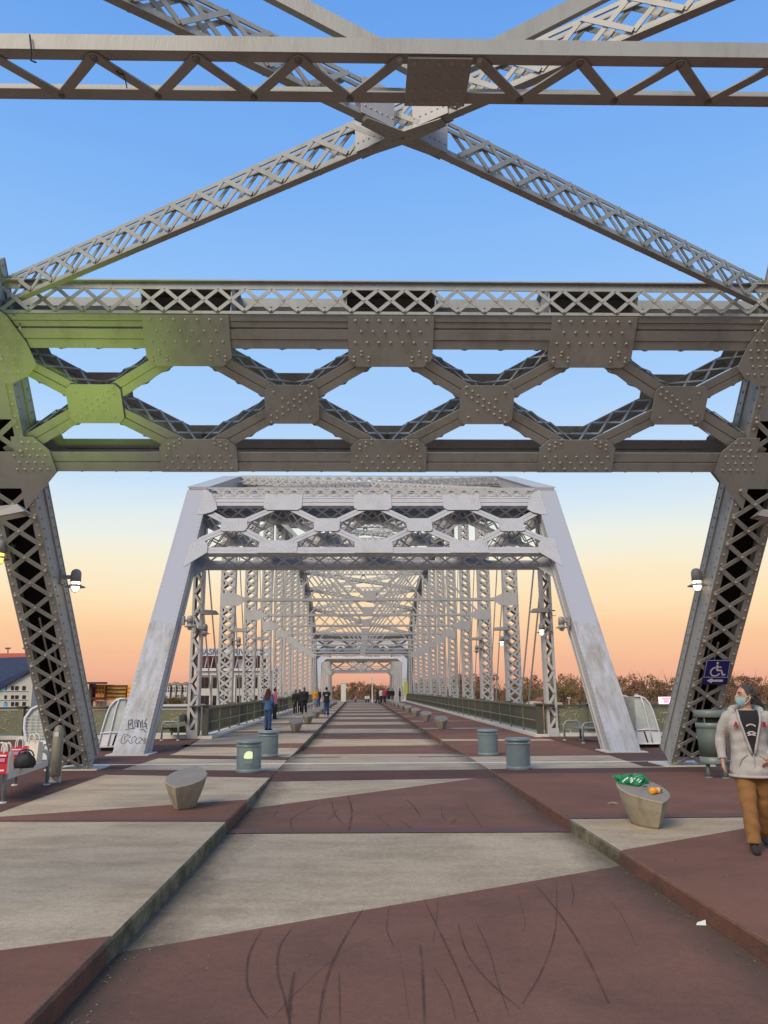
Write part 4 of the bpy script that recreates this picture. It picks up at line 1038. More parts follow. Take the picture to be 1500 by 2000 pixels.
# ---- glazed stair hoods behind the end posts
def hood(loc, sd, label, grid=False):
    t = thing('stair_hood', label, 'stair hood', loc, group='stair hoods behind the end posts')
    prof = [(.28, .12), (.98, .12), (.92, .50), (.80, 1.0), (.71, 1.24), (.58, 1.39), (.44, 1.45), (.28, 1.45)]
    if grid: prof = [(.28, .12), (.88, .12), (.91, .5), (.97, .85), (.97, 1.08), (.88, 1.28), (.70, 1.40), (.5, 1.44), (.28, 1.44)]
    D = 1.3; V = lambda x, z, y: Vector((sd * x, y, z))
    def pr(m, poly, y0, y1, mi=0):
        pts = [V(x, z, y0) for x, z in poly]; m.prism(pts if sd < 0 else pts[::-1], (0, y1 - y0, 0), mi)
    m = MB(); pr(m, [(.29, .14), (.96, .14), (.905, .5), (.29, .5)] if not grid else [(.29, .14), (.87, .14), (.90, .6), (.29, .6)], .02, D); m.build('lower_panel', 'pod_white', t)
    m = MB(); pr(m, [(.29, .515), (.895, .515), (.785, 1.0), (.695, 1.23), (.57, 1.375), (.43, 1.43), (.29, 1.43)] if not grid else [(.29, .61), (.905, .61), (.955, .85), (.955, 1.07), (.865, 1.265), (.69, 1.38), (.5, 1.42), (.29, 1.42)], .03, D); m.build('glazing', 'pod_glass', t)
    for pts_, r_ in (([V(x, z, 0.0) for x, z in prof], .026), ([V(x, z, D) for x, z in prof], .026), ([V(.72, .12, 0), V(.66, .5, 0)] + ([V(.54, 1.2, 0), V(.47, 1.44, 0)] if not grid else []), .02), ([V(.92, .5, 0), V(.6, .52, 0), V(.28, .5, 0)], .02)):
        m = MB(); m.tube(pts_, r_, 6); m.build('frame_bar', 'pod_white', t, True)
    m = MB(); pr(m, [(.3, .0), (.92, .0), (.92, .11), (.3, .11)], .05, D - .05); m.build('recess', 'black_gap', t)
    if not grid:
        m = MB(); pr(m, [(.56, .16), (.60, .16), (.52, .46), (.48, .46)], .005, .019); m.build('slot', 'black_gap', t)
    if grid:
        m = MB()
        for i in range(11): m.tube([V(.30, .64 + i * .072, -.01), V(.95 - max(0, i - 6) * .075, .64 + i * .072, -.01)], .007, 4)
        for i in range(7): m.tube([V(.33 + i * .09, .62, -.014), V(.33 + i * .09, 1.40 - max(0, i - 2) * .06, -.014)], .006, 4)
        m.build('wire_grid', 'pale_metal', t, stuff=True)
    return t
p = A(1294, 1468, 23.5); hood((p.x - .98, 23.5, 0), 1, 'white glazed stair hood behind the right end post of the long span')
p = A(191, 1468, 23.5); hood((p.x + .98, 23.5, 0), -1, 'white glazed stair hood behind the left end post of the long span')
p = G(36, 1500); hood((p.x + 1.42, p.y + .1, 0), -1, 'white stair hood with wire grid behind the near left end post', True).scale = (1.45, 1, 1.0)
# ---- lamps on the steelwork
def wall_lamp(loc, rz, label, lit=None, arm=.28, sc=1.0):
    t = thing('wall_lamp', label, 'lamp', loc, rz, 'jar lamps on the steelwork'); t.scale = (sc, sc, sc)
    m = MB(); m.lathe([(.10, .07), (.10, .23), (.085, .28), (.05, .31), (.01, .32)], n=16); m.build('cap', 'lamp_grey', t, True)
    m = MB(); m.lathe([(.082, .0), (.085, .065)], n=14); m.build('glass_band', lit or 'lens_off', t, True)
    m = MB(); m.lathe([(.075, .02), (.19, -.03), (.19, -.04), (.07, .0)], n=20); m.build('shade', 'lamp_grey', t, True)
    m = MB(); m.lathe([(.08, -.02), (.075, -.07), (.05, -.11), (.01, -.125)], n=14); m.build('globe', lit or 'lens_off', t, True)
    m = MB()
    for k in range(6):
        a = k * math.pi / 3; m.tube([(math.cos(a) * r_, math.sin(a) * r_, z) for r_, z in ((.1, .07), (.095, 0), (.092, -.07), (.06, -.12), (.0, -.14))], .006, 4)
    m.build('guard', 'lamp_grey', t, stuff=True)
    m = MB(); m.cyl((.08, 0, .16), (arm, 0, .16), .04, n=10); m.box(arm - .05, arm + .03, -.09, .09, .02, .30); m.build('bracket', 'lamp_grey', t)
    return t
def floodlight(loc, rz, label, tilt=0.0, sc=1.0):
    t = thing('floodlight', label, 'floodlight', loc, rz, 'shoebox floodlights on the steelwork'); t.rotation_euler = (0, tilt, rz); t.scale = (sc, sc, sc)
    m = MB(); m.add([(-.36, -.13, 0), (.30, -.15, 0), (.30, .15, 0), (-.36, .13, 0), (-.26, -.10, .13), (.24, -.12, .17), (.24, .12, .17), (-.26, .10, .13)], [(0, 1, 5, 4), (1, 2, 6, 5), (2, 3, 7, 6), (3, 0, 4, 7), (4, 5, 6, 7), (3, 2, 1, 0)]); m.build('housing', 'lamp_grey', t)
    m = MB(); m.box(-.28, .22, -.10, .10, -.012, -.001); m.build('lens', 'lens_off', t)
    m = MB(); m.cyl((.28, 0, .08), (.55, 0, .06), .025, n=8); m.build('arm', 'lamp_grey', t)
    m = MB(); m.tube(smooth_path([Vector((.3, 0, .14)), Vector((.38, .02, .02)), Vector((.48, .02, -.12)), Vector((.58, 0, -.1))], 4), .01, 5); m.build('cable', 'lamp_dark', t)
    return t
pl = near_plane(147, 1145, -.35); wall_lamp((pl.x, pl.y, pl.z + .02), rad(180), 'lit jar lamp on the inner side of the near left end post', 'lit_white', .3)
pl = near_plane(1362, 1143, -.35); wall_lamp((pl.x, pl.y, pl.z + .02), 0, 'lit jar lamp on the inner side of the near right end post', 'lit_white', .3)
pl = near_plane(0, 1088, .3); wall_lamp((pl.x - .02, pl.y, pl.z), rad(90), 'jar lamp glowing yellow at the left edge of the picture', 'lit_yellow', .4)
pl = A(22, 1012, 11.0); FL = floodlight((pl.x - .12, pl.y, pl.z), rad(180), 'shoebox floodlight before the near left end post', rad(12), 1.0)
pl = near_plane(1488, 1018, .35); floodlight((pl.x + .25, pl.y, pl.z), 0, 'shoebox floodlight before the near right end post', rad(12), 1.1)
for i, (lx, ly, fx, fy, rx, ry, gx, gy) in enumerate([(400, 1236, 408, 1200, 1058, 1234, 1055, 1196), (466, 1258, 470, 1234, 980, 1256, 978, 1231), (511, 1275, 512, 1250, 931, 1271, 929, 1250)]):
    Y = KY[i] - .35; nm = ['hip vertical', 'first full post', 'second full post'][i]
    a = A(lx, ly, Y); wall_lamp((a.x, a.y, a.z), rad(180), 'jar lamp on the left %s of the long span' % nm, None, .36)
    a = A(fx, fy, Y); floodlight((a.x, a.y, a.z), rad(180), 'shoebox floodlight on the left %s of the long span' % nm)
    a = A(rx, ry, Y); wall_lamp((a.x, a.y, a.z), 0, 'jar lamp on the right %s of the long span' % nm, 'lit_white' if i < 2 else None, .36)
    a = A(gx, gy, Y); floodlight((a.x, a.y, a.z), 0, 'shoebox floodlight on the right %s of the long span' % nm)
pl = far_plane(371, 1222, -.3); wall_lamp((pl.x + .0, pl.y, pl.z), rad(180), 'jar lamp on the inner side of the long span\'s left end post', None, .22)
pl = far_plane(1097, 1224, -.3); wall_lamp((pl.x, pl.y, pl.z), 0, 'jar lamp on the inner side of the long span\'s right end post', None, .22)
# green lamp inside the left floodlight washing over the portal's left end
gl = bpy.data.lights.new('green_flood', 'SPOT'); gl.energy = 150; gl.color = (0.62, 1.0, 0.04); gl.spot_size = rad(95); gl.spot_blend = 1.0; gl.shadow_soft_size = 0.12
go = bpy.data.objects.new('green_flood', gl); COL.objects.link(go)
src = Vector((FL.location.x + .15, FL.location.y - .1, FL.location.z + .35)); tgt = Vector((-5.3, 12.4, 7.2)); go.location = src; go.rotation_euler = (tgt - src).to_track_quat('-Z', 'Y').to_euler()
# ---- wheelchair sign on the right near post
t = thing('access_sign', 'blue wheelchair sign with a left arrow on the near right end post', 'sign', near_plane(1398, 1312, .06), ws=True)
c0, c1, c2, c3 = [near_plane(x, y, .085) for x, y in ((1380, 1288), (1428, 1289), (1420, 1337), (1370, 1337))]
def SP(u, v, k=0): a = c0.lerp(c1, u); b = c3.lerp(c2, u); return a.lerp(b, v) + _nn * k
m = MB(); m.prism([SP(u, v) for u, v in ((.04, 0), (.96, 0), (1, .04), (1, .96), (.96, 1), (.04, 1), (0, .96), (0, .04))], -_nn * .006); m.build('panel', 'sign_blue', t)
def stroke(m, pts, w, k=.004, F=SP):
    for (a, b) in zip(pts[:-1], pts[1:]): m.bar(F(*a, k), F(*b, k), w, .003, _nn)
m = MB()
stroke(m, [(.47, .12), (.49, .13)], .05); m.prism([SP(.47 + .045 * math.cos(a), .13 + .045 * math.sin(a), .003) for a in np.linspace(0, 6.28, 11)[:-1]], _nn * .003)
stroke(m, [(.48, .2), (.50, .42), (.68, .42), (.76, .62), (.86, .58)], .032); stroke(m, [(.49, .29), (.66, .29)], .026)
stroke(m, [(.45 + .19 * math.cos(a), .48 + .17 * math.sin(a)) for a in np.linspace(rad(20), rad(265), 14)], .028)
m.build('wheelchair_symbol', 'sign_white', t)
m = MB(); m.prism([SP(u, v, .003) for u, v in ((.18, .84), (.38, .74), (.38, .80), (.80, .80), (.80, .88), (.38, .88), (.38, .94))][::-1], _nn * .003); m.build('arrow', 'sign_white', t)
m = MB(); stroke(m, [(.02, .70), (.98, .70)], .006, .002); stroke(m, [(.03, .03), (.97, .03)], .006, .002); stroke(m, [(.03, .03), (.03, .68)], .006, .002); stroke(m, [(.97, .03), (.97, .68)], .006, .002); m.build('border', 'sign_white', t)
# ---- graffiti on the left end post of the long span
t = thing('graffiti', 'black marker graffiti tags low on the left end post of the long span', 'graffiti', far_plane(265, 1430, .03), ws=True)
def gz(pts): return [far_plane(180 + x / 6.25, 1360 + y / 6.25, .0285) for x, y in pts]
def scribble(m, pts, w):
    ps = smooth_path(gz(pts), 4)
    for a, b in zip(ps[:-1], ps[1:]):
        if (b - a).length > 1e-4: m.bar(a, b, w, .002, _fn)
m = MB()
for pts in ([(445, 295), (442, 340), (440, 390)], [(440, 300), (480, 285), (485, 320), (450, 345), (480, 350)], [(492, 280), (490, 330), (500, 385), (515, 380)], [(520, 330), (545, 325), (548, 365), (525, 370), (522, 335), (520, 300), (545, 290), (552, 380)],
            [(562, 385), (565, 290), (585, 320), (592, 385), (600, 300)], [(612, 285), (620, 390)], [(672, 270), (640, 320), (655, 345), (672, 410)], [(630, 330), (660, 335), (655, 370), (635, 365)], [(405, 410), (470, 395), (520, 392)], [(580, 412), (620, 405), (660, 440)]):
    scribble(m, pts, .022)
m.build('upper_tag', 'graffiti', t)
m = MB()
for pts in ([(440, 470), (395, 462), (360, 510), (352, 560), (375, 580), (405, 560)], [(400, 545), (395, 500), (430, 480), (470, 490), (440, 510)], [(410, 570), (430, 530), (455, 560), (470, 580), (500, 560)], [(480, 560), (490, 510), (525, 490), (545, 530), (520, 545), (550, 580), (575, 560)], [(560, 520), (590, 500), (600, 530), (575, 560), (600, 580)], [(610, 510), (625, 545), (650, 505), (630, 580), (655, 570)], [(665, 520), (640, 550), (675, 560)]):
    scribble(m, pts, .015)
m.build('lower_tag', 'graffiti', t)
m = MB(); a = gz([(600, 140), (640, 150), (620, 165), (598, 152)]); m.prism(a[::-1], _fn * .002); m.build('teal_mark', 'graffiti_teal', t)
# ================================================================== far bank
material('cream_wall', (0.50, 0.47, 0.42), 0.8, 0, 0.06, 0.5)
material('cream_trim', (0.58, 0.55, 0.50), 0.8)
material('maroon', (0.085, 0.018, 0.016), 0.7)
material('dark_glass', (0.012, 0.012, 0.014), 0.15)
material('sign_board', (0.52, 0.54, 0.58), 0.5)
material('sign_letters', (0.10, 0.10, 0.15), 0.5)
material('sign_ring', (0.30, 0.45, 0.58), 0.5)
material('navy_seats', (0.020, 0.045, 0.115), 0.6, 0, 0.3, 0.8)
material('navy_steel', (0.010, 0.020, 0.075), 0.5)
material('stand_red', (0.48, 0.11, 0.08), 0.6)
material('facade_pale', (0.44, 0.44, 0.40), 0.7)
material('blue_panel', (0.10, 0.36, 0.70), 0.4)
material('sunset_orange', (0.62, 0.19, 0.03), 0.6, 0, 0.25, 0.4)
material('sunset_yellow', (0.78, 0.42, 0.07), 0.6, 0, 0.2, 0.4)
material('brown_dark', (0.06, 0.028, 0.02), 0.7)
material('salmon_wall', (0.62, 0.33, 0.20), 0.7)
material('tan_wall', (0.34, 0.22, 0.15), 0.8, 0, 0.2, 0.3)
material('brick_low', (0.22, 0.07, 0.045), 0.8)
material('roof_tan', (0.42, 0.32, 0.22), 0.8)
material('shrub', (0.035, 0.040, 0.018), 0.9, 0, 0.4, 0.5)
material('screen_pink', (0.6, 0.2, 0.3), 0.4, emit=((0.95, 0.35, 0.45), 0.9))
material('screen_white', (0.8, 0.7, 0.7), 0.4, emit=((1.0, 0.86, 0.85), 0.9))
GZ = -8.0
def px_box(m, x0, x1, y0, y1, Y, dep, mi=0, z0=None, z1=None):
    a, b = A(x0, y1, Y), A(x1, y0, Y); m.box(a.x, b.x, Y, Y + dep, a.z if z0 is None else z0, b.z if z1 is None else z1, mi)
def pbox(name, par, x0, x1, y0, y1, Y, dep, mat, **k):
    m = MB(); px_box(m, x0, x1, y0, y1, Y, dep, **k); return m.build(name, mat, par)
# ---- cream office with a roof sign, seen through the left truss
Y = 150.0
b = thing('office_building', 'cream office block with dark windows and a roof sign behind the left truss', 'building', (A(455, 1345, Y).x, Y, GZ), ws=True)
pbox('wall', b, 385, 530, 1312, 1390, Y + .5, 12, 'cream_wall', z0=GZ)
pbox('cornice', b, 378, 534, 1304.5, 1311, Y - .2, 13, 'cream_trim')
pbox('frieze', b, 383, 531, 1311.5, 1319, Y + .2, .25, 'cream_trim')
pbox('penthouse', b, 380, 512, 1279, 1304, Y + 3, 7, 'maroon')
pbox('penthouse_wall', b, 465, 478, 1288, 1304, Y + 2.6, .3, 'cream_wall')
for i in range(6):
    x0 = 391 + i * 23.7
    pbox('pilaster', b, x0 - 6.5, x0 - 2, 1319, 1390, Y + .2, .25, 'cream_trim', z0=GZ)
    for ya, yb_ in ((1322.5, 1344), (1358.5, 1380)):
        w = pbox('window', b, x0, x0 + 17, ya, yb_, Y + .42, .2, 'dark_glass'); m = MB(); px_box(m, x0 + 8, x0 + 8.8, ya, yb_, Y + .36, .05); m.build('mullion', 'cream_trim', w)
pbox('roof_sign', b, 386, 532, 1265.5, 1281, Y + .6, .4, 'sign_board'); sg = b.children[-1]
for x in range(388, 530, 12):
    m = MB(); m.bar(A(x, 1304, Y + 1), A(x + 5, 1281, Y + 1), .12, .12, Y1); m.build('sign_strut', 'sign_board', b)
m = MB(); c = A(390, 1273.5, Y + .55); m.tube([c + Vector((.62 * math.cos(t), 0, .62 * math.sin(t))) for t in np.linspace(.7, 5.6, 12)], .1, 5); m.build('ring_emblem', 'sign_ring', sg)
for txt, x, sz in (('NASHV', 410.5, 1.45), ('RIV', 467, 1.5)):
    o = link('lettering', text_mesh(txt, sz, 'lettering', .03, 'sign_letters', .02), sg); c = A(x, 1273.5, Y + .55); o.matrix_local = Matrix.Translation(c) @ Matrix.Rotation(rad(90), 4, 'X')
# ---- stadium
Y = 260.0
b = thing('stadium', 'stadium stand with navy seats and pale windowed facade at the left edge', 'stadium', (A(20, 1345, Y).x, Y, GZ), ws=True)
def px_prism(name, par, pts, Y, dep, mat):
    m = MB(); m.prism([A(x, y, Y) for x, y in pts][::-1], (0, dep, 0)); return m.build(name, mat, par)
px_prism('seating', b, [(-60, 1286), (62, 1283), (64, 1304), (-60, 1358)], Y, 20, 'navy_seats')
px_prism('raker', b, [(-60, 1358), (64, 1303), (64, 1308), (10, 1340), (-60, 1370)], Y - .6, 22, 'navy_steel')
px_prism('upper_rail', b, [(-60, 1276.5), (60, 1275.5), (60, 1283), (-60, 1285)], Y + .2, 1, 'stand_red')
px_prism('facade', b, [(-60, 1368), (14, 1338), (62, 1312), (62, 1395), (-60, 1395)], Y + .4, 24, 'facade_pale')
for r_, (ya, yb_) in enumerate(((1340, 1348), (1358, 1365), (1371, 1379))):
    for x in ((8, 13), (21, 27), (29, 36), (43, 50)): pbox('window', b, x[0], x[1], ya, yb_, Y + .2, .3, 'dark_glass')
    pbox('ledge', b, -60, 54, yb_ + 1, yb_ + 2.2, Y + .1, .4, 'cream_trim')
for x, ya in ((7, 1341), (9, 1373)): pbox('blue_panel', b, x - 3, x + 4, ya, ya + 8, Y + .1, .3, 'blue_panel')
for x in (15.5, 50):
    m = MB(); m.cyl(A(x, 1284, Y + 3), A(x, 1266, Y + 3), .18, n=6); q = A(x, 1266, Y + 3); m.box(q.x - .8, q.x + .8, q.y - .2, q.y + .2, q.z - .3, q.z + .2); m.build('light_pole', 'lamp_dark', b)
pbox('end_wall', b, 57, 66, 1312, 1390, Y - 1, 4, 'cream_wall')
# ---- apartments, the sunset glow put into their wall colours
Y = 380.0
b = thing('apartment_block', 'orange and yellow apartment block glowing in the sunset left of the long span', 'building', (A(215, 1350, Y).x, Y, GZ), ws=True)
pbox('wall', b, 184, 205, 1337, 1392, Y, 14, 'sunset_orange', z0=GZ); pbox('wall', b, 205.5, 246, 1340, 1392, Y + 2, 14, 'sunset_yellow', z0=GZ); pbox('wall', b, 246.5, 300, 1338, 1392, Y + 1, 14, 'sunset_yellow', z0=GZ)
pbox('canopy', b, 166, 202, 1332, 1336, Y - 6, 6, 'brown_dark'); pbox('stair_tower', b, 170, 180, 1336, 1392, Y - 2, 6, 'brown_dark', z0=GZ)
pbox('roof_edge', b, 203, 247, 1338, 1340, Y + 1, 15, 'brown_dark')
for i, y in enumerate((1345, 1352.5, 1360)):
    pbox('balcony', b, 206, 246, y, y + 2.2, Y + 1, 1, 'brown_dark')
    for x in (187.5, 193.5, 199.5): pbox('window', b, x, x + 2.6, y - 3, y + 1, Y - .3, .3, 'dark_glass' if (i + int(x)) % 3 else 'sunset_yellow')
    for x in (249, 254, 259, 264, 270): pbox('window', b, x, x + 2.4, y - 3, y + .6, Y + .7, .3, 'sunset_orange')
o = link('lettering', text_mesh('EAS', 6.2, 'lettering', .1, 'brown_dark', .12), b); o.matrix_parent_inverse = Matrix.Translation(-Vector(b.location)); o.matrix_local = Matrix.Translation(A(227, 1350, Y + .6)) @ Matrix.Rotation(rad(90), 4, 'X')
Y = 300.0
b = thing('low_building', 'low salmon-coloured building in front of the glowing apartments', 'building', (A(230, 1370, Y).x, Y, GZ), ws=True)
pbox('wall', b, 180, 262, 1369, 1396, Y, 10, 'salmon_wall', z0=GZ); pbox('upper_wall', b, 226, 260, 1363, 1369, Y + 2, 6, 'salmon_wall'); pbox('awning', b, 178, 200, 1362, 1367, Y - 3, 4, 'maroon')
for i in range(9): pbox('window', b, 184 + i * 8, 187.5 + i * 8, 1373, 1378, Y - .2, .3, 'cream_trim')
Y = 290.0
b = thing('town_houses', 'row of small white town houses between the left posts of the long span', 'building', (A(345, 1345, Y).x, Y, GZ), ws=True)
for i in range(4):
    x = 322 + i * 11; pbox('wall', b, x, x + 10, 1339 - (i % 2) * 2, 1392, Y + (i % 2), 9, 'cream_trim', z0=GZ); px_prism('roof', b, [(x - .5, 1339 - (i % 2) * 2), (x + 5, 1334 - (i % 2) * 2), (x + 10.5, 1339 - (i % 2) * 2)], Y + (i % 2) - .3, 9.6, 'tan_wall')
    for xx in (2, 6): pbox('window', b, x + xx, x + xx + 1.8, 1342, 1345.5, Y + (i % 2) - .2, .3, 'dark_glass'); pbox('window', b, x + xx, x + xx + 1.8, 1347.5, 1351, Y + (i % 2) - .2, .3, 'dark_glass')
Y = 136.0
b = thing('white_shed', 'long white flat-roofed shed just above the left railing', 'building', (A(300, 1384, Y).x, Y, GZ), ws=True)
pbox('wall', b, 236, 372, 1381, 1400, Y, 12, 'cream_trim', z0=GZ); pbox('roof_edge', b, 234, 374, 1378, 1380.6, Y - .3, 13, 'cream_wall')
# ---- right bank
Y = 330.0
b = thing('apartment_block', 'long tan apartment block behind the man at the right edge', 'building', (A(1480, 1360, Y).x, Y, GZ), ws=True)
pbox('wall', b, 1428, 1560, 1341, 1392, Y, 14, 'tan_wall', z0=GZ)
for i in range(9):
    pbox('bay', b, 1432 + i * 14, 1438 + i * 14, 1339.5, 1392, Y - 1.2, 1.1, 'brick_low' if i % 2 else 'roof_tan', z0=GZ)
    for y in (1345, 1353, 1361, 1369): pbox('window', b, 1440 + i * 14, 1444.5 + i * 14, y, y + 4.5, Y - .3, .25, 'cream_trim' if (i + int(y)) % 3 else 'dark_glass')
for k, (x0, x1, y0, y1, Y, wm_, lab) in enumerate(((1058, 1080, 1362, 1392, 190, 'roof_tan', 'tan low house left of the right end post of the long span'), (1040, 1062, 1370, 1394, 180, 'brick_low', 'small dark brick house behind the right hip vertical'), (1078, 1102, 1372, 1394, 200, 'brick_low', 'brick shed with pale roof near the right railing'))):
    b = thing('house', lab, 'house', (A((x0 + x1) / 2, 1380, Y).x, Y, GZ), ws=True)
    pbox('wall', b, x0 + 1, x1 - 1, y0 + 7, y1, Y, 6, wm_, z0=GZ); px_prism('roof', b, [(x0 - 1, y0 + 7), (x0 + 5, y0), (x1 - 5, y0), (x1 + 1, y0 + 7)], Y - .4, 7, 'roof_tan' if k else 'brick_low')
    for i in range(2): pbox('window', b, x0 + 5 + i * 8, x0 + 8 + i * 8, y0 + 10, y0 + 14, Y - .15, .2, 'dark_glass')
Y = 230.0
b = thing('billboard', 'bright pink and white billboard screen just left of the near right post', 'billboard', (A(1307, 1368, Y).x, Y, GZ), ws=True)
pbox('screen', b, 1288, 1324, 1361, 1375, Y, .5, 'screen_white'); sc_ = b.children[-1]
m = MB(); px_box(m, 1292, 1310, 1362, 1366, Y - .1, .08); px_box(m, 1296, 1306, 1366, 1373, Y - .1, .08); px_box(m, 1312, 1321, 1367, 1369, Y - .1, .08); m.build('picture', 'screen_pink', sc_, stuff=True)
for x in (1294, 1318):
    m = MB(); q = A(x, 1375, Y + .3); m.cyl((q.x, q.y, GZ), q, .2, n=6); m.build('leg', 'lamp_dark', b)
def street_lamp(x, ytop, Y, label, arm=True, base=GZ, th=.09):
    q = A(x, ytop, Y); t = thing('street_lamp', label, 'street lamp', (q.x, Y, base), ws=True)
    m = MB(); m.cyl((q.x, Y, base), q, th, th * .7, n=6); m.build('pole', 'pale_metal', t)
    m = MB(); m.box(q.x - (.9 if arm else .3), q.x + (.9 if arm else .3), Y - .15, Y + .15, q.z, q.z + .18); m.build('lamp_head', 'pale_metal', t)
street_lamp(1111, 1364, 150, 'small white lamp post just right of the right hip vertical', False)
street_lamp(1243, 1357, 160, 'white lamp post above the right stair hood', False)
street_lamp(1468, 1366, 150, 'thin lamp post behind the man', False)
street_lamp(727, 1325, 195, 'tall pale street lamp with double head beyond the end of the bridge', True, zd(195), .16)
q = A(674, 1334, 180); m = MB(); m.box(q.x - .9, q.x + .2, 180, 180.9, zd(180), q.z); m.box(q.x - 1.0, q.x + .3, 179.9, 181, q.z, q.z + .3); t = tag(m.build('white_pillar', 'cream_trim'), 'white pillar at the far left end of the roadway', 'pillar')
# plain land the bridge runs onto
m = MB(); m.add([(-40, DECK_END - 2, zd(DECK_END) - .2), (40, DECK_END - 2, zd(DECK_END) - .2), (60, 330, zd(DECK_END) - .2), (-60, 330, zd(DECK_END) - .2), (-40, DECK_END - 2, -8.2), (40, DECK_END - 2, -8.2), (60, 330, -8.2), (-60, 330, -8.2)], [(0, 1, 2, 3), (4, 5, 1, 0), (5, 6, 2, 1), (7, 4, 0, 3), (6, 7, 3, 2)]); struct(m.build('approach_ground', 'ground_earth'))
# ---- the wood on the far bank: bare and budding trees that read as one mass
def wood_mat():
    m = bpy.data.materials.new('wood_leaf'); m.use_nodes = True; nt = m.node_tree; b = nt.nodes['Principled BSDF']; b.inputs['Roughness'].default_value = .9
    g = nt.nodes.new('ShaderNodeNewGeometry'); n = nt.nodes.new('ShaderNodeTexNoise'); n.inputs['Scale'].default_value = .075; n.inputs['Detail'].default_value = 3; nt.links.new(g.outputs['Position'], n.inputs[0])
    r = nt.nodes.new('ShaderNodeValToRGB'); e = r.color_ramp.elements; e[0].position = .34; e[0].color = (.13, .115, .036, 1); e[1].position = .66; e[1].color = (.235, .112, .062, 1)
    x = e.new(.44); x.color = (.235, .15, .055, 1); x = e.new(.52); x.color = (.235, .125, .06, 1); x = e.new(.59); x.color = (.22, .10, .055, 1)
    nt.links.new(n.outputs[0], r.inputs[0]); nt.links.new(r.outputs[0], b.inputs['Base Color']); MATS['wood_leaf'] = m
wood_mat()
material('wood_bark', (0.075, 0.055, 0.04), 0.9)
def make_wood(name, spots, seed, leaf):
    rg = np.random.default_rng(seed); V, F, MI = [], [], []
    for (x, y, z, h) in spots:
        m = MB(); r = h * .32; m.cyl((x, y, z), (x + rg.normal() * .3, y, z + h * .55), h * .022, h * .012, 5)
        for k in range(5):
            a = rg.uniform(0, 6.28); e = Vector((x + r * .8 * math.cos(a), y + r * .8 * math.sin(a), z + h * rg.uniform(.6, .98))); m.cyl((x, y, z + h * rg.uniform(.2, .5)), e, h * .01, h * .003, 4)
            for _ in range(2): m.cyl(e * .7 + Vector((x, y, z + h * .4)) * .3, e + Vector(rg.normal(0, h * .06, 3)) + Vector((0, 0, h * .07)), h * .004, h * .001, 3)
        o = len(V); V += m.v; F += [[o + i for i in f] for f in m.f]; MI += [1] * len(m.f)
        ncl = 9; cl = [(rg.normal(0, r * .42), rg.normal(0, r * .42), h * rg.uniform(.32, .88), r * rg.uniform(.28, .5)) for _ in range(ncl)]
        for cx, cy, cz, cr in cl:
            for _ in range(leaf):
                d = rg.normal(0, 1, 3); d /= np.linalg.norm(d); d *= cr * rg.uniform(.45, 1.08) ; p = np.array((x + cx + d[0], y + cy + d[1], z + cz + d[2] * .85))
                if p[2] < z + .3: continue
                s = h * rg.uniform(.013, .034); a = rg.normal(0, 1, 3); b_ = rg.normal(0, 1, 3); a /= np.linalg.norm(a); b_ /= np.linalg.norm(b_)
                o = len(V); V += [tuple(p + a * s), tuple(p - a * s * .5 + b_ * s), tuple(p - a * s * .6 - b_ * s * .7)]; F.append([o, o + 1, o + 2]); MI.append(0)
    me = bpy.data.meshes.new(name); me.from_pydata(V, [], F); me.materials.append(MATS['wood_leaf']); me.materials.append(MATS['wood_bark']); me.polygons.foreach_set('material_index', MI); me.update()
    return link(name, me)
rw = random.Random(21); spots = []
def tree_at(px, ytop, Y, base=GZ):
    q = A(px, ytop, Y); spots.append((q.x, Y, base, q.z - base))
for i in range(62): tree_at(795 + i * 13.2 + rw.uniform(-5, 5), 1317 + rw.uniform(-5, 8) + 5 * math.sin(i * .5), 330 + rw.uniform(-12, 12))
for i in range(52): tree_at(800 + i * 15 + rw.uniform(-6, 6), 1335 + rw.uniform(-7, 8), 285 + rw.uniform(-10, 10))
for i in range(40): tree_at(805 + i * 19 + rw.uniform(-8, 8), 1362 + rw.uniform(-5, 6), 245 + rw.uniform(-6, 6))
for i in range(24): tree_at(628 + i * 7.2 + rw.uniform(-3, 3), 1337 - 7 * math.exp(-((i - 12) / 5.0) ** 2) + rw.uniform(-3, 3), 400 + rw.uniform(-10, 10), -6)
for i in range(20): tree_at(630 + i * 9 + rw.uniform(-3, 3), 1351 + rw.uniform(-3, 3), 350 + rw.uniform(-8, 8), -6)
for i in range(16): tree_at(560 + i * 5 + rw.uniform(-3, 3), 1352 + rw.uniform(-4, 4), 420, GZ)
for i in range(16): tree_at(205 + i * 9 + rw.uniform(-3, 3), 1362 + rw.uniform(-3, 3), 340, GZ)
for i in range(9): tree_at(318 + i * 5.5, 1356 + rw.uniform(-2, 2), 250, GZ)
w = make_wood('far_wood', spots, 5, 80); w['kind'] = 'stuff'; w['label'] = 'rust and olive wood of budding trees along the far bank'; w['category'] = 'wood'
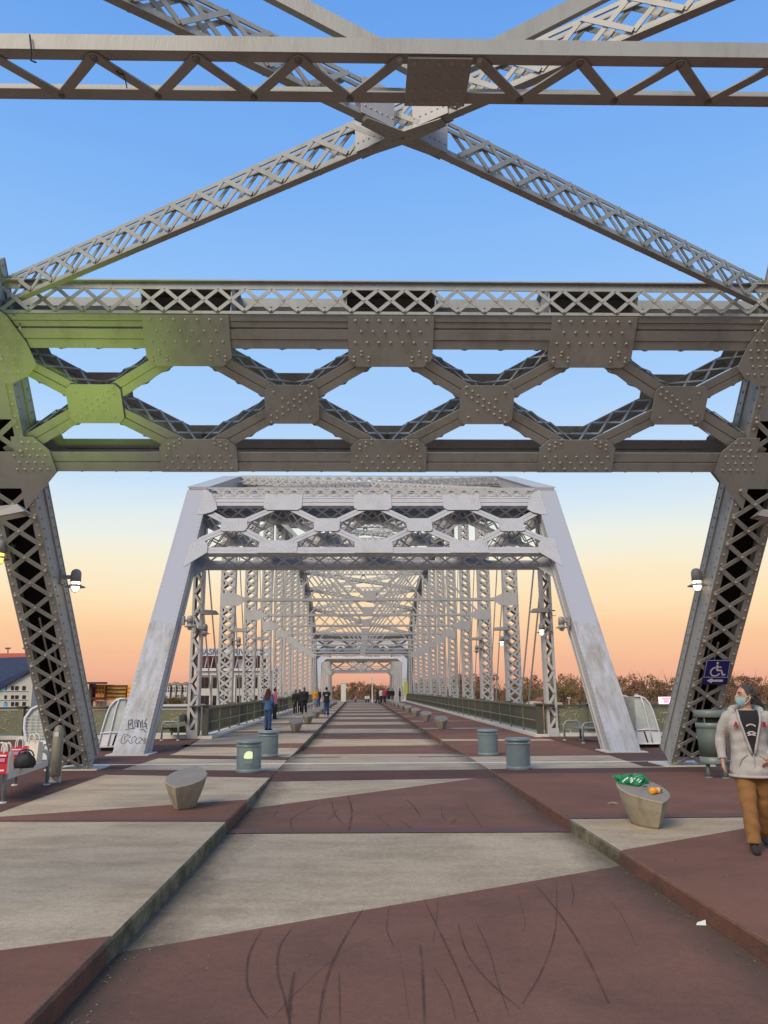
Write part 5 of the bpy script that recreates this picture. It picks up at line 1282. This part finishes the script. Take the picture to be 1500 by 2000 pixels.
# ================================================================== people
material('skin_light', (0.50, 0.27, 0.18), 0.55, 0, 0.06, 20)
material('skin_dark', (0.13, 0.065, 0.042), 0.55, 0, 0.06, 20)
def cloth(name, c, **k): material(name, c, 0.9, 0, 0.12, 14, 0.25, 45, **k)
for nm, c in (('cl_black', (.014, .014, .016)), ('cl_hoodie', (.40, .385, .36)), ('cl_tan', (.25, .125, .042)), ('cl_jeans', (.035, .075, .17)), ('cl_denim', (.05, .12, .26)), ('cl_yellow', (.62, .27, .01)), ('cl_shorts', (.18, .23, .29)),
              ('cl_pink', (.55, .16, .20)), ('cl_red', (.42, .03, .07)), ('cl_white', (.62, .61, .60)), ('cl_olive', (.14, .11, .05)), ('cl_navy', (.02, .025, .05)), ('hair_dark', (.014, .012, .011)), ('hair_grey', (.055, .052, .05)), ('hair_red', (.075, .016, .008)), ('mask_blue', (.32, .55, .58)), ('shoe_dark', (.03, .026, .024)), ('print_red', (.36, .02, .03))): cloth(nm, c)
def remesh(mb, voxel, name, mat, parent, wrinkle=0.0, seed=0, smooth_it=3, cut=None):
    me = mb.mesh(name, mat); o = bpy.data.objects.new(name, me); COL.objects.link(o)
    md = o.modifiers.new('r', 'REMESH'); md.mode = 'VOXEL'; md.voxel_size = voxel; md.use_smooth_shade = True
    sm = o.modifiers.new('s', 'SMOOTH'); sm.iterations = smooth_it; sm.factor = .5
    ev = bpy.data.meshes.new_from_object(o.evaluated_get(bpy.context.evaluated_depsgraph_get()))
    bpy.data.objects.remove(o); bpy.data.meshes.remove(me)
    ev.name = name
    if not ev.materials: ev.materials.append(MATS[mat])
    if wrinkle:
        n = len(ev.vertices); co = np.empty(n * 3, 'f'); no = np.empty(n * 3, 'f'); ev.vertices.foreach_get('co', co); ev.vertices.foreach_get('normal', no)
        c = co.reshape(-1, 3); rg = np.random.default_rng(seed); d = np.zeros(n)
        for _ in range(7):
            k = rg.normal(0, 1, 3) * np.array((14, 14, 26)); d += np.sin(c @ k + rg.uniform(0, 6.28) + 1.3 * np.sin(c @ (k[[1, 2, 0]] * .6)))
        c += no.reshape(-1, 3) * (d / 7 * wrinkle)[:, None]; ev.vertices.foreach_set('co', c.astype('f').ravel())
    ev.polygons.foreach_set('use_smooth', [True] * len(ev.polygons)); ev.update()
    return link(name, ev, parent)
def loft(m, rings, n=18):          # rings (x, y, z, rx, ry)
    vs = [Vector((x + rx * math.cos(2 * math.pi * j / n), y + ry * math.sin(2 * math.pi * j / n), z)) for x, y, z, rx, ry in rings for j in range(n)]; k = len(rings)
    m.add(vs, [(i * n + j, i * n + (j + 1) % n, (i + 1) * n + (j + 1) % n, (i + 1) * n + j) for i in range(k - 1) for j in range(n)] + [tuple(range(n))[::-1], tuple(range((k - 1) * n, k * n))])
def ellipsoid(m, c, r, n=16, k=10, rot=None, warp=None):
    c = Vector(c); vs = []
    for i in range(k + 1):
        t = math.pi * (i + .02) / (k + .04)
        for j in range(n):
            a = 2 * math.pi * j / n; v = Vector((math.sin(t) * math.cos(a) * r[0], math.sin(t) * math.sin(a) * r[1], math.cos(t) * r[2]))
            if warp: v = warp(v)
            if rot: v = rot @ v
            vs.append(c + v)
    m.add(vs, [(i * n + j, (i + 1) * n + j, (i + 1) * n + (j + 1) % n, i * n + (j + 1) % n) for i in range(k) for j in range(n)] + [tuple(range(n)), tuple(range(k * n, (k + 1) * n))[::-1]])
TORSO = [(0, .01, .86, .150, .115), (0, .012, .94, .170, .125), (0, .005, 1.02, .158, .118), (0, 0, 1.10, .145, .108), (0, 0, 1.22, .160, .115), (0, 0, 1.34, .178, .118), (0, .005, 1.42, .168, .102), (0, .012, 1.465, .105, .078), (0, .012, 1.50, .060, .060), (0, .005, 1.56, .054, .056)]
def limb(m, pts, rs, n=12): m.tube(smooth_path([Vector(p) for p in pts], 3), [rs[0] + (rs[-1] - rs[0]) * 0 for _ in range(1)] and list(np.interp(np.linspace(0, 1, (len(pts) - 1) * 3 + 1), np.linspace(0, 1, len(rs)), rs)), n)
def hand(m, wrist, aim, s=1.0, palm_n=Vector((1, 0, 0)), curl=.5):
    """palm and five bent fingers rooted in it"""
    w = Vector(wrist); aim = Vector(aim).normalized(); side = aim.cross(palm_n).normalized(); pn = side.cross(aim).normalized()
    m.tube([w - aim * .02, w + aim * .02, w + aim * .055, w + aim * .085], [.026, .034, .040, .036], 10, flat=.55, ref=side)
    for i, (o, L) in enumerate(((-.030, .062), (-.010, .072), (.010, .068), (.029, .054))):
        b = w + aim * .08 + side * o; d1 = (aim + pn * curl * .5).normalized(); d2 = (aim + pn * curl * 1.6).normalized()
        m.tube([b - aim * .01, b + d1 * L * .5, b + d1 * L * .5 + d2 * L * .5], [.0095, .009, .0075], 7)
    b = w + aim * .03 - side * .034; d = (aim * .8 - side * .5 + pn * .35).normalized(); m.tube([b, b + d * .035, b + (d * .6 + aim * .5) * .07], [.012, .0105, .0085], 7)
def person(label, loc, rz, h, skin, top, trousers, shoes, hair, legs=None, arms=None, head_rz=0.0, voxel=.02, long_hair=False, coat=.84, short=None, extra=None, group=None, wide=1.0, sleeve=1.0):
    """stands on loc facing local -Y. legs: ((knee_y, ankle_y, lift) right, left), arms: ((elbow), (wrist)) right (local -x), left"""
    t = thing('person', label, 'person', loc, rz, group); sc = h / 1.75; t.scale = (sc, sc, sc)
    legs = legs or ((0, 0, 0), (0, 0, 0))
    arms = arms or (((-.235, .03, 1.16), (-.245, -.02, .93)), ((.235, .03, 1.16), (.245, -.02, .93)))
    near_ = voxel < .012
    body = MB(); loft(body, [(x, y, z, rx * wide, ry * wide) if z < 1.45 else (x, y, z, rx, ry) for x, y, z, rx, ry in TORSO])
    trs = MB(); sh = MB(); tp = MB()
    loft(trs, [(0, .01, .80, .12 * wide, .105 * wide), (0, .012, .86, .168 * wide, .132 * wide), (0, .012, .95, .182 * wide, .138 * wide), (0, .005, 1.03, .168 * wide, .128 * wide)])
    for i, sx_ in enumerate((-1, 1)):
        ky, ay, lift = legs[i]; x = sx_ * .088
        pts = [(x, .01, .90), (x * 1.04, ky, .49 + lift * .5), (x * 1.05, ay, .09 + lift)]
        limb(body, pts, [.082, .072, .055, .050, .036])
        end = pts[2] if not short else tuple(Vector(pts[1]).lerp(Vector(pts[2]), .12))
        limb(trs, [pts[0], pts[1], end], [.104 * wide, .098 * wide, .080, .076, .076] if not short else [.10, .10, .09, .09, .092], 14)
        sh = MB(); sh.tube([(x * 1.05, ay + .075, .045 + lift), (x * 1.05, ay + .03, .055 + lift), (x * 1.06, ay - .05, .05 + lift), (x * 1.1, ay - .13, .038 + lift), (x * 1.1, ay - .175, .03 + lift)], [.034, .045, .046, .044, .026], 10, flat=1.0, ref=(0, 0, 1))
        sh.tube([(x * 1.05, ay + .01, .06 + lift), (x * 1.05, ay, .13 + lift)], [.046, .042], 10)
        remesh(sh, min(voxel, .018), 'shoe', shoes, t, smooth_it=1)
        e, w = Vector(arms[i][0]), Vector(arms[i][1]); s0 = Vector((sx_ * .178 * wide, .008, 1.405))
        limb(body, [s0, e, w], [.050, .046, .038, .034, .026])
        wl = e.lerp(w, .93) if sleeve >= 1 else s0.lerp(e, .7)
        ellipsoid(tp, s0 - Vector((0, 0, .01)), (.085, .082, .085), 12, 8); limb(tp, [s0, e, wl] if sleeve >= 1 else [s0 - Vector((sx_ * .05, 0, 0)), s0.lerp(e, .4), wl], [.078, .070, .060, .054, .048] if sleeve >= 1 else [.074, .066, .062], 14)
        d = (w - e).normalized()
        if near_: hand(body, w + d * .01, d + Vector((0, -.15, 0)), palm_n=Vector((-sx_, -.2, 0)))
        else: body.tube([w, w + d * .06, w + d * .13], [.03, .042, .02], 8, flat=.6)
    R = Matrix.Rotation(head_rz, 3, 'Z'); hc = Vector((0, -.012, 1.635))
    def jaw(v): k = max(0, -v.z / .12); return Vector((v.x * (1 - .30 * k * k), v.y * (1 - .12 * k) - .012 * k, v.z))
    ellipsoid(body, hc, (.077, .096, .117), 20, 14, R, jaw)
    if near_:
        for (a, b, ra, rb) in (((0, -.092, .028), (0, -.118, -.02), .010, .016), ((0, -.08, -.03), (0, -.108, -.024), .012, .015)): body.tube([hc + R @ Vector(a), hc + R @ Vector(b)], [ra, rb], 8)
        for sx_ in (-1, 1):
            ellipsoid(body, hc + R @ Vector((sx_ * .078, .01, -.005)), (.010, .019, .032), 10, 8, R); ellipsoid(body, hc + R @ Vector((sx_ * .036, -.082, .026)), (.026, .014, .010), 8, 6, R)
        ellipsoid(body, hc + R @ Vector((0, -.085, -.062)), (.026, .012, .008), 8, 6, R)
    remesh(body, voxel if not near_ else voxel * .75, 'body', skin, t, smooth_it=2 if not near_ else 3)
    # upper garment
    loft(tp, [(0, .0, coat, .196 * wide, .165 * wide), (0, .0, coat + .06, .204 * wide, .172 * wide), (0, .006, 1.02, .182 * wide, .140 * wide), (0, 0, 1.10, .172 * wide, .134 * wide), (0, 0, 1.22, .182 * wide, .138 * wide), (0, 0, 1.34, .196 * wide, .138 * wide), (0, .005, 1.42, .180 * wide, .118), (0, .014, 1.468, .112, .088), (0, .014, 1.495, .074, .070)])
    remesh(tp, voxel, 'top', top, t, .014 if near_ else 0, 3, 2)
    remesh(trs, voxel, 'trousers', trousers, t, .017 if near_ else 0, 8, 2)
    
    hm = MB()
    if hair:
        ellipsoid(hm, hc + R @ Vector((0, .020, .024)), (.084, .093, .106), 20, 12, R)
        if near_: ellipsoid(hm, hc + R @ Vector((0, .045, -.02)), (.074, .062, .075), 14, 10, R)
        if long_hair:
            loft(hm, [(0, .055, 1.16, .07, .03), (0, .07, 1.24, .15, .07), (0, .06, 1.38, .17, .085), (0, .05, 1.52, .14, .09), (0, .03, 1.63, .12, .10), (0, .02, 1.72, .07, .07)])
        if near_:
            rh = np.random.default_rng(4)
            for _ in range(420):
                d = rh.normal(0, 1, 3); d /= np.linalg.norm(d); d = Vector(d)
                if d.z < -.45 or (d.y < -.55 and d.z < .45): continue
                b_ = hc + R @ (Vector((0, .020, .024)) + Vector((d.x * .082, d.y * .091, d.z * .104))); f = (d * .35 + Vector((rh.normal(0, .25), .75, -.35 + rh.normal(0, .2)))).normalized(); f = R @ f
                hm.tube([b_ - f * .004, b_ + f * .014, b_ + f * .030 - Vector((0, 0, .003))], [.006, .0055, .002], 4)
        remesh(hm, voxel if not near_ else .0055, 'hair', hair, t, .012 if long_hair else .002, 5, 0 if near_ else 1)
    if extra: extra(t, hc, R)
    return t
# ---- the man in the hoodie
def man_extra(t, hc, R):
    W = 1.12
    m = MB(); rows, cols = 14, 8
    prof = [(r[2], r[3] * W + .016, r[4] * W + .016) for r in TORSO]
    zs_, rxs, rys = [p[0] for p in prof], [p[1] for p in prof], [p[2] for p in prof]
    def front(x, z, off): rx, ry = np.interp(z, zs_, rxs), np.interp(z, zs_, rys) + .012; return Vector((x, -ry * math.sqrt(max(0, 1 - (x / (rx + .03)) ** 2)) - off, z))
    for i in range(rows + 1):
        z = 1.02 + .465 * i / rows; w = .012 + .095 * min(1, i / rows * 1.25)
        for j in range(cols + 1): m.v.append(tuple(front(-w + 2 * w * j / cols, z, .026)))
    for i in range(rows):
        for j in range(cols): a = i * (cols + 1) + j; m.f.append([a, a + 1, a + cols + 2, a + cols + 1]); m.mi.append(0)
    m.build('tee_shirt', 'cl_black', t, True)
    m = MB()
    for s in (-1, 1): m.tube([front(s * (.016 + .095 * min(1, k / 8 * 1.25)), 1.02 + .465 * k / 8, .026) for k in range(9)], .014, 6)
    m.tube([front(0, .80 + .22 * k / 6, .022) for k in range(7)], .0045, 5); m.build('zip_edge', 'cl_hoodie', t, True)
    m = MB(); hd = [Vector((.155 * math.cos(a), .035 + .10 * math.sin(a), 1.475 + .035 * math.sin(a))) for a in np.linspace(-.55, math.pi + .55, 13)]; m.tube(hd, [.022] + [.042] * 11 + [.022], 8); m.build('hood', 'cl_hoodie', t, True)
    for s in (-1, 1):
        m = MB(); m.tube([front(s * .06, 1.02, .010), front(s * .12, .96, .006), front(s * .145, .88, .0)], .006, 5); m.build('pocket_edge', 'cl_hoodie', t, True)
    m = MB(); m.tube([(.235 * math.cos(a), .198 * math.sin(a), .775) for a in np.linspace(0, 6.28, 25)], .016, 6); m.build('hem', 'cl_hoodie', t, True)
    m = MB(); n_ = 9
    for i in range(7):
        for j in range(n_):
            el_ = -.115 + .105 * i / 6; a = rad(-90 + (j - (n_ - 1) / 2) * 17); k = math.sqrt(max(0.05, 1 - (el_ / .122) ** 2)); jw = 1 - .18 * (el_ / .12) ** 2
            m.v.append(tuple(hc + R @ Vector((.086 * math.cos(a) * k * jw, .122 * math.sin(a) * (k ** .5) , el_))))
    for i in range(6):
        for j in range(n_ - 1): a = i * n_ + j; m.f.append([a, a + 1, a + n_ + 1, a + n_]); m.mi.append(0)
    m.build('face_mask', 'mask_blue', t, True)
    m = MB()
    for s in (-1, 1): m.tube([hc + R @ Vector((s * .072, -.055, -.018)), hc + R @ Vector((s * .085, -.02, .0)), hc + R @ Vector((s * .088, .018, .02))], .003, 4); m.tube([hc + R @ Vector((s * .066, -.055, -.085)), hc + R @ Vector((s * .084, -.01, -.045)), hc + R @ Vector((s * .088, .018, .0))], .003, 4)
    m.build('ear_loop', 'cl_white', t)
    m = MB()
    for s in (-1, 1): ellipsoid(m, hc + R @ Vector((s * .036, -.0905, .026)), (.012, .006, .006), 8, 6, R)
    m.build('eyes', 'hair_dark', t, True, True)
    m = MB()
    for s in (-1, 1): m.tube([hc + R @ Vector((s * .016, -.096, .042)), hc + R @ Vector((s * .04, -.091, .047)), hc + R @ Vector((s * .058, -.074, .04))], .005, 5)
    m.build('eyebrows', 'hair_grey', t, True, True)
    m = MB()
    for s in (-1, 1): ellipsoid(m, hc + R @ Vector((s * .076, .002, .012)), (.006, .024, .034), 8, 6, R)
    m.build('sideburns', 'hair_grey', t, True, True)
    for ch, x in (('A', -.145), ('R', .148)):
        o = link('chest_letter', text_mesh(ch, .075, 'chest_letter', .004, 'print_red', .004), t); p = front(x, 1.33, .024); o.location = p; o.rotation_euler = (rad(84), 0, rad(-25 if x < 0 else 25))
    m = MB()
    for k in range(9): a = rad(150 - k * 15); p = front(.05 * math.cos(a), 1.30 + .035 * math.sin(a), .032); m.box(p.x - .004, p.x + .004, p.y - .003, p.y, p.z - .008, p.z + .008)
    p = [front(x, z, .032) for x, z in ((-.045, 1.235), (-.02, 1.255), (.02, 1.255), (.045, 1.235))]; m.tube(p, .006, 5); p = [front(x, z, .032) for x, z in ((-.04, 1.215), (0, 1.225), (.04, 1.215))]; m.tube(p, .007, 5)
    for x in (-.022, .022): q = front(x, 1.235, .032); m.lathe([(.010, -.006), (.010, .006)], q, 8)
    m.build('shirt_print', 'cl_white', t, stuff=True)
pm_ = G(1474, 1668)
person('man in pale grey hoodie, tan trousers and blue face mask at the right edge', (pm_.x + .17, pm_.y + .22, 0), rad(-16), 1.71, 'skin_light', 'cl_hoodie', 'cl_tan', 'shoe_dark', 'hair_grey',
       legs=((-.14, -.22, .0), (.02, .24, .03)), arms=(((-.295, .05, 1.17), (-.30, -.03, .93)), ((.36, .09, 1.17), (.17, -.11, .97))), head_rz=rad(-66), voxel=.011, coat=.76, extra=man_extra, wide=1.12)
person('dark-haired person in black mostly hidden behind the man in the hoodie', (pm_.x + .78, pm_.y + 1.3, 0), rad(170), 1.60, 'skin_light', 'cl_black', 'cl_black', 'cl_white', 'hair_dark', legs=((.05, .2, .02), (-.1, -.2, 0)), voxel=.02, long_hair=True)
# ---- people along the left walk
def at_feet(x, y): p = G(x, y); return (p.x, p.y, zd(p.y))
phone = (((-.24, -.03, 1.2), (-.06, -.26, 1.3)), ((.24, -.03, 1.2), (.06, -.26, 1.32)))
WALK = ((-.12, -.16, 0), (.02, .24, .05))
person('woman with long red-brown hair, denim jacket and jeans on the left walk', at_feet(523, 1427), rad(150), 1.72, 'skin_light', 'cl_denim', 'cl_jeans', 'cl_black', 'hair_red', arms=(((-.25, .02, 1.17), (-.16, -.2, 1.05)), ((.25, .02, 1.17), (.16, -.22, 1.1))), long_hair=True, voxel=.02)
def backpack(t, hc, R): m = MB(); ellipsoid(m, (0, .19, 1.2), (.15, .09, .22), 12, 8); remesh(m, .03, 'backpack', 'cl_black', t)
person('person in a pink top and cap behind the red-haired woman', at_feet(536, 1405), rad(120), 1.74, 'skin_light', 'cl_pink', 'cl_black', 'cl_black', 'hair_dark', voxel=.03, extra=backpack)
def stripes(t, hc, R):
    for s in (-1, 1): m = MB(); m.tube([(s * .12, -.11, .95), (s * .125, -.09, .5), (s * .125, -.085, .12)], .02, 5); m.build('side_stripe', 'cl_white', t)
person('person in black with white-striped trousers walking on the left walk', at_feet(577, 1397), rad(5), 1.66, 'skin_dark', 'cl_black', 'cl_black', 'cl_white', 'hair_dark', WALK, voxel=.03, extra=stripes)
person('dark-clothed person half hidden between the striped-trouser walker and man in black', at_feet(584.5, 1393.5), rad(0), 1.68, 'skin_dark', 'cl_navy', 'cl_black', 'cl_black', 'hair_dark', WALK, voxel=.035)
person('broad man all in black on the left walk', at_feet(594, 1394), rad(-5), 1.82, 'skin_dark', 'cl_black', 'cl_black', 'cl_black', 'hair_dark', WALK, voxel=.03, wide=1.22)
def small_mask(t, hc, R): m = MB(); ellipsoid(m, hc + Vector((0, -.055, -.05)), (.062, .052, .05), 10, 8); m.build('face_mask', 'cl_white', t, True)
person('man in yellow-orange tee and shorts with a white mask on the left walk', at_feet(615, 1386), rad(0), 1.74, 'skin_light', 'cl_yellow', 'cl_shorts', 'cl_white', 'hair_dark', WALK, voxel=.03, short=True, sleeve=0, coat=.9, extra=small_mask)
person('person in dark clothes right behind the man in yellow', at_feet(621.5, 1384), rad(0), 1.72, 'skin_light', 'cl_navy', 'cl_jeans', 'cl_white', 'hair_dark', WALK, voxel=.035)
def back_print(t, hc, R):
    m = MB(); m.box(-.05, .05, .136, .142, 1.33, 1.345); m.box(-.07, .07, .138, .144, 1.24, 1.275); m.build('shirt_print', 'cl_white', t, stuff=True)
person('man in black tee and blue jeans walking away beside the left kerb seats', at_feet(637.5, 1399), rad(180), 1.80, 'skin_light', 'cl_black', 'cl_jeans', 'cl_olive', 'hair_dark', WALK, voxel=.03, sleeve=0, extra=back_print)
person('distant person in dark top between the far left seats', (-3.9, 88, 0), rad(180), 1.7, 'skin_dark', 'cl_black', 'cl_navy', 'cl_black', 'hair_dark', voxel=.045)
# ---- the group at the far end on the right
for x, y, lab, tp_, tr_, sk, rz in ((737.5, 1374.5, 'person in a long black coat striding near the far right kerb', 'cl_black', 'cl_black', 'skin_dark', 95), (744.5, 1373, 'person in a white top in the far group on the right', 'cl_white', 'cl_navy', 'skin_light', 200), (751.5, 1373, 'person in a red top in the far group on the right', 'cl_red', 'cl_navy', 'skin_light', 180),
                                    (760, 1373, 'person in black with pale bag in the far group on the right', 'cl_black', 'cl_black', 'skin_light', 160), (766.5, 1373, 'person in black at the right end of the far group', 'cl_black', 'cl_olive', 'skin_light', 190), (781, 1373.5, 'person in dark top and khaki trousers by the far right railing', 'cl_navy', 'cl_olive', 'skin_light', 80)):
    p = at_feet(x, y); person(lab, (p[0], min(p[1], 104), 0), rad(rz), 1.72, sk, tp_, tr_, 'cl_black', 'hair_dark', WALK if 'striding' in lab else None, voxel=.045, coat=.6 if 'coat' in lab else .84)
for x, Y_, h_, lab, tp_ in ((694.5, 150, 1.35, 'small child in pink far off in the middle of the roadway', 'cl_pink'), (715, 158, 1.6, 'left one of two tiny pale figures far down the roadway', 'cl_white'), (719.5, 158, 1.62, 'right one of two tiny pale figures far down the roadway', 'cl_white')):
    q = A(x, 1360, Y_); person(lab, (q.x, Y_, zr(Y_)), 0, h_, 'skin_light', tp_, 'cl_navy', 'cl_black', 'hair_dark', voxel=.05)
# banner on the far right post
material('banner_green', (.45, .55, .05), .6)
q = A(792, 1357, 108.0); t = thing('banner', 'tall yellow-green banner on the far right end of the long span', 'banner', (q.x, 108, 0), ws=True)
m = MB(); m.box(q.x - .22, q.x + .22, 108, 108.03, .9, 2.6); m.build('cloth', 'banner_green', t); m = MB(); m.cyl((q.x + .26, 108, 0), (q.x + .26, 108, 2.7), .03, n=6); m.build('pole', 'pale_metal', t)
bpy.context.view_layer.update()
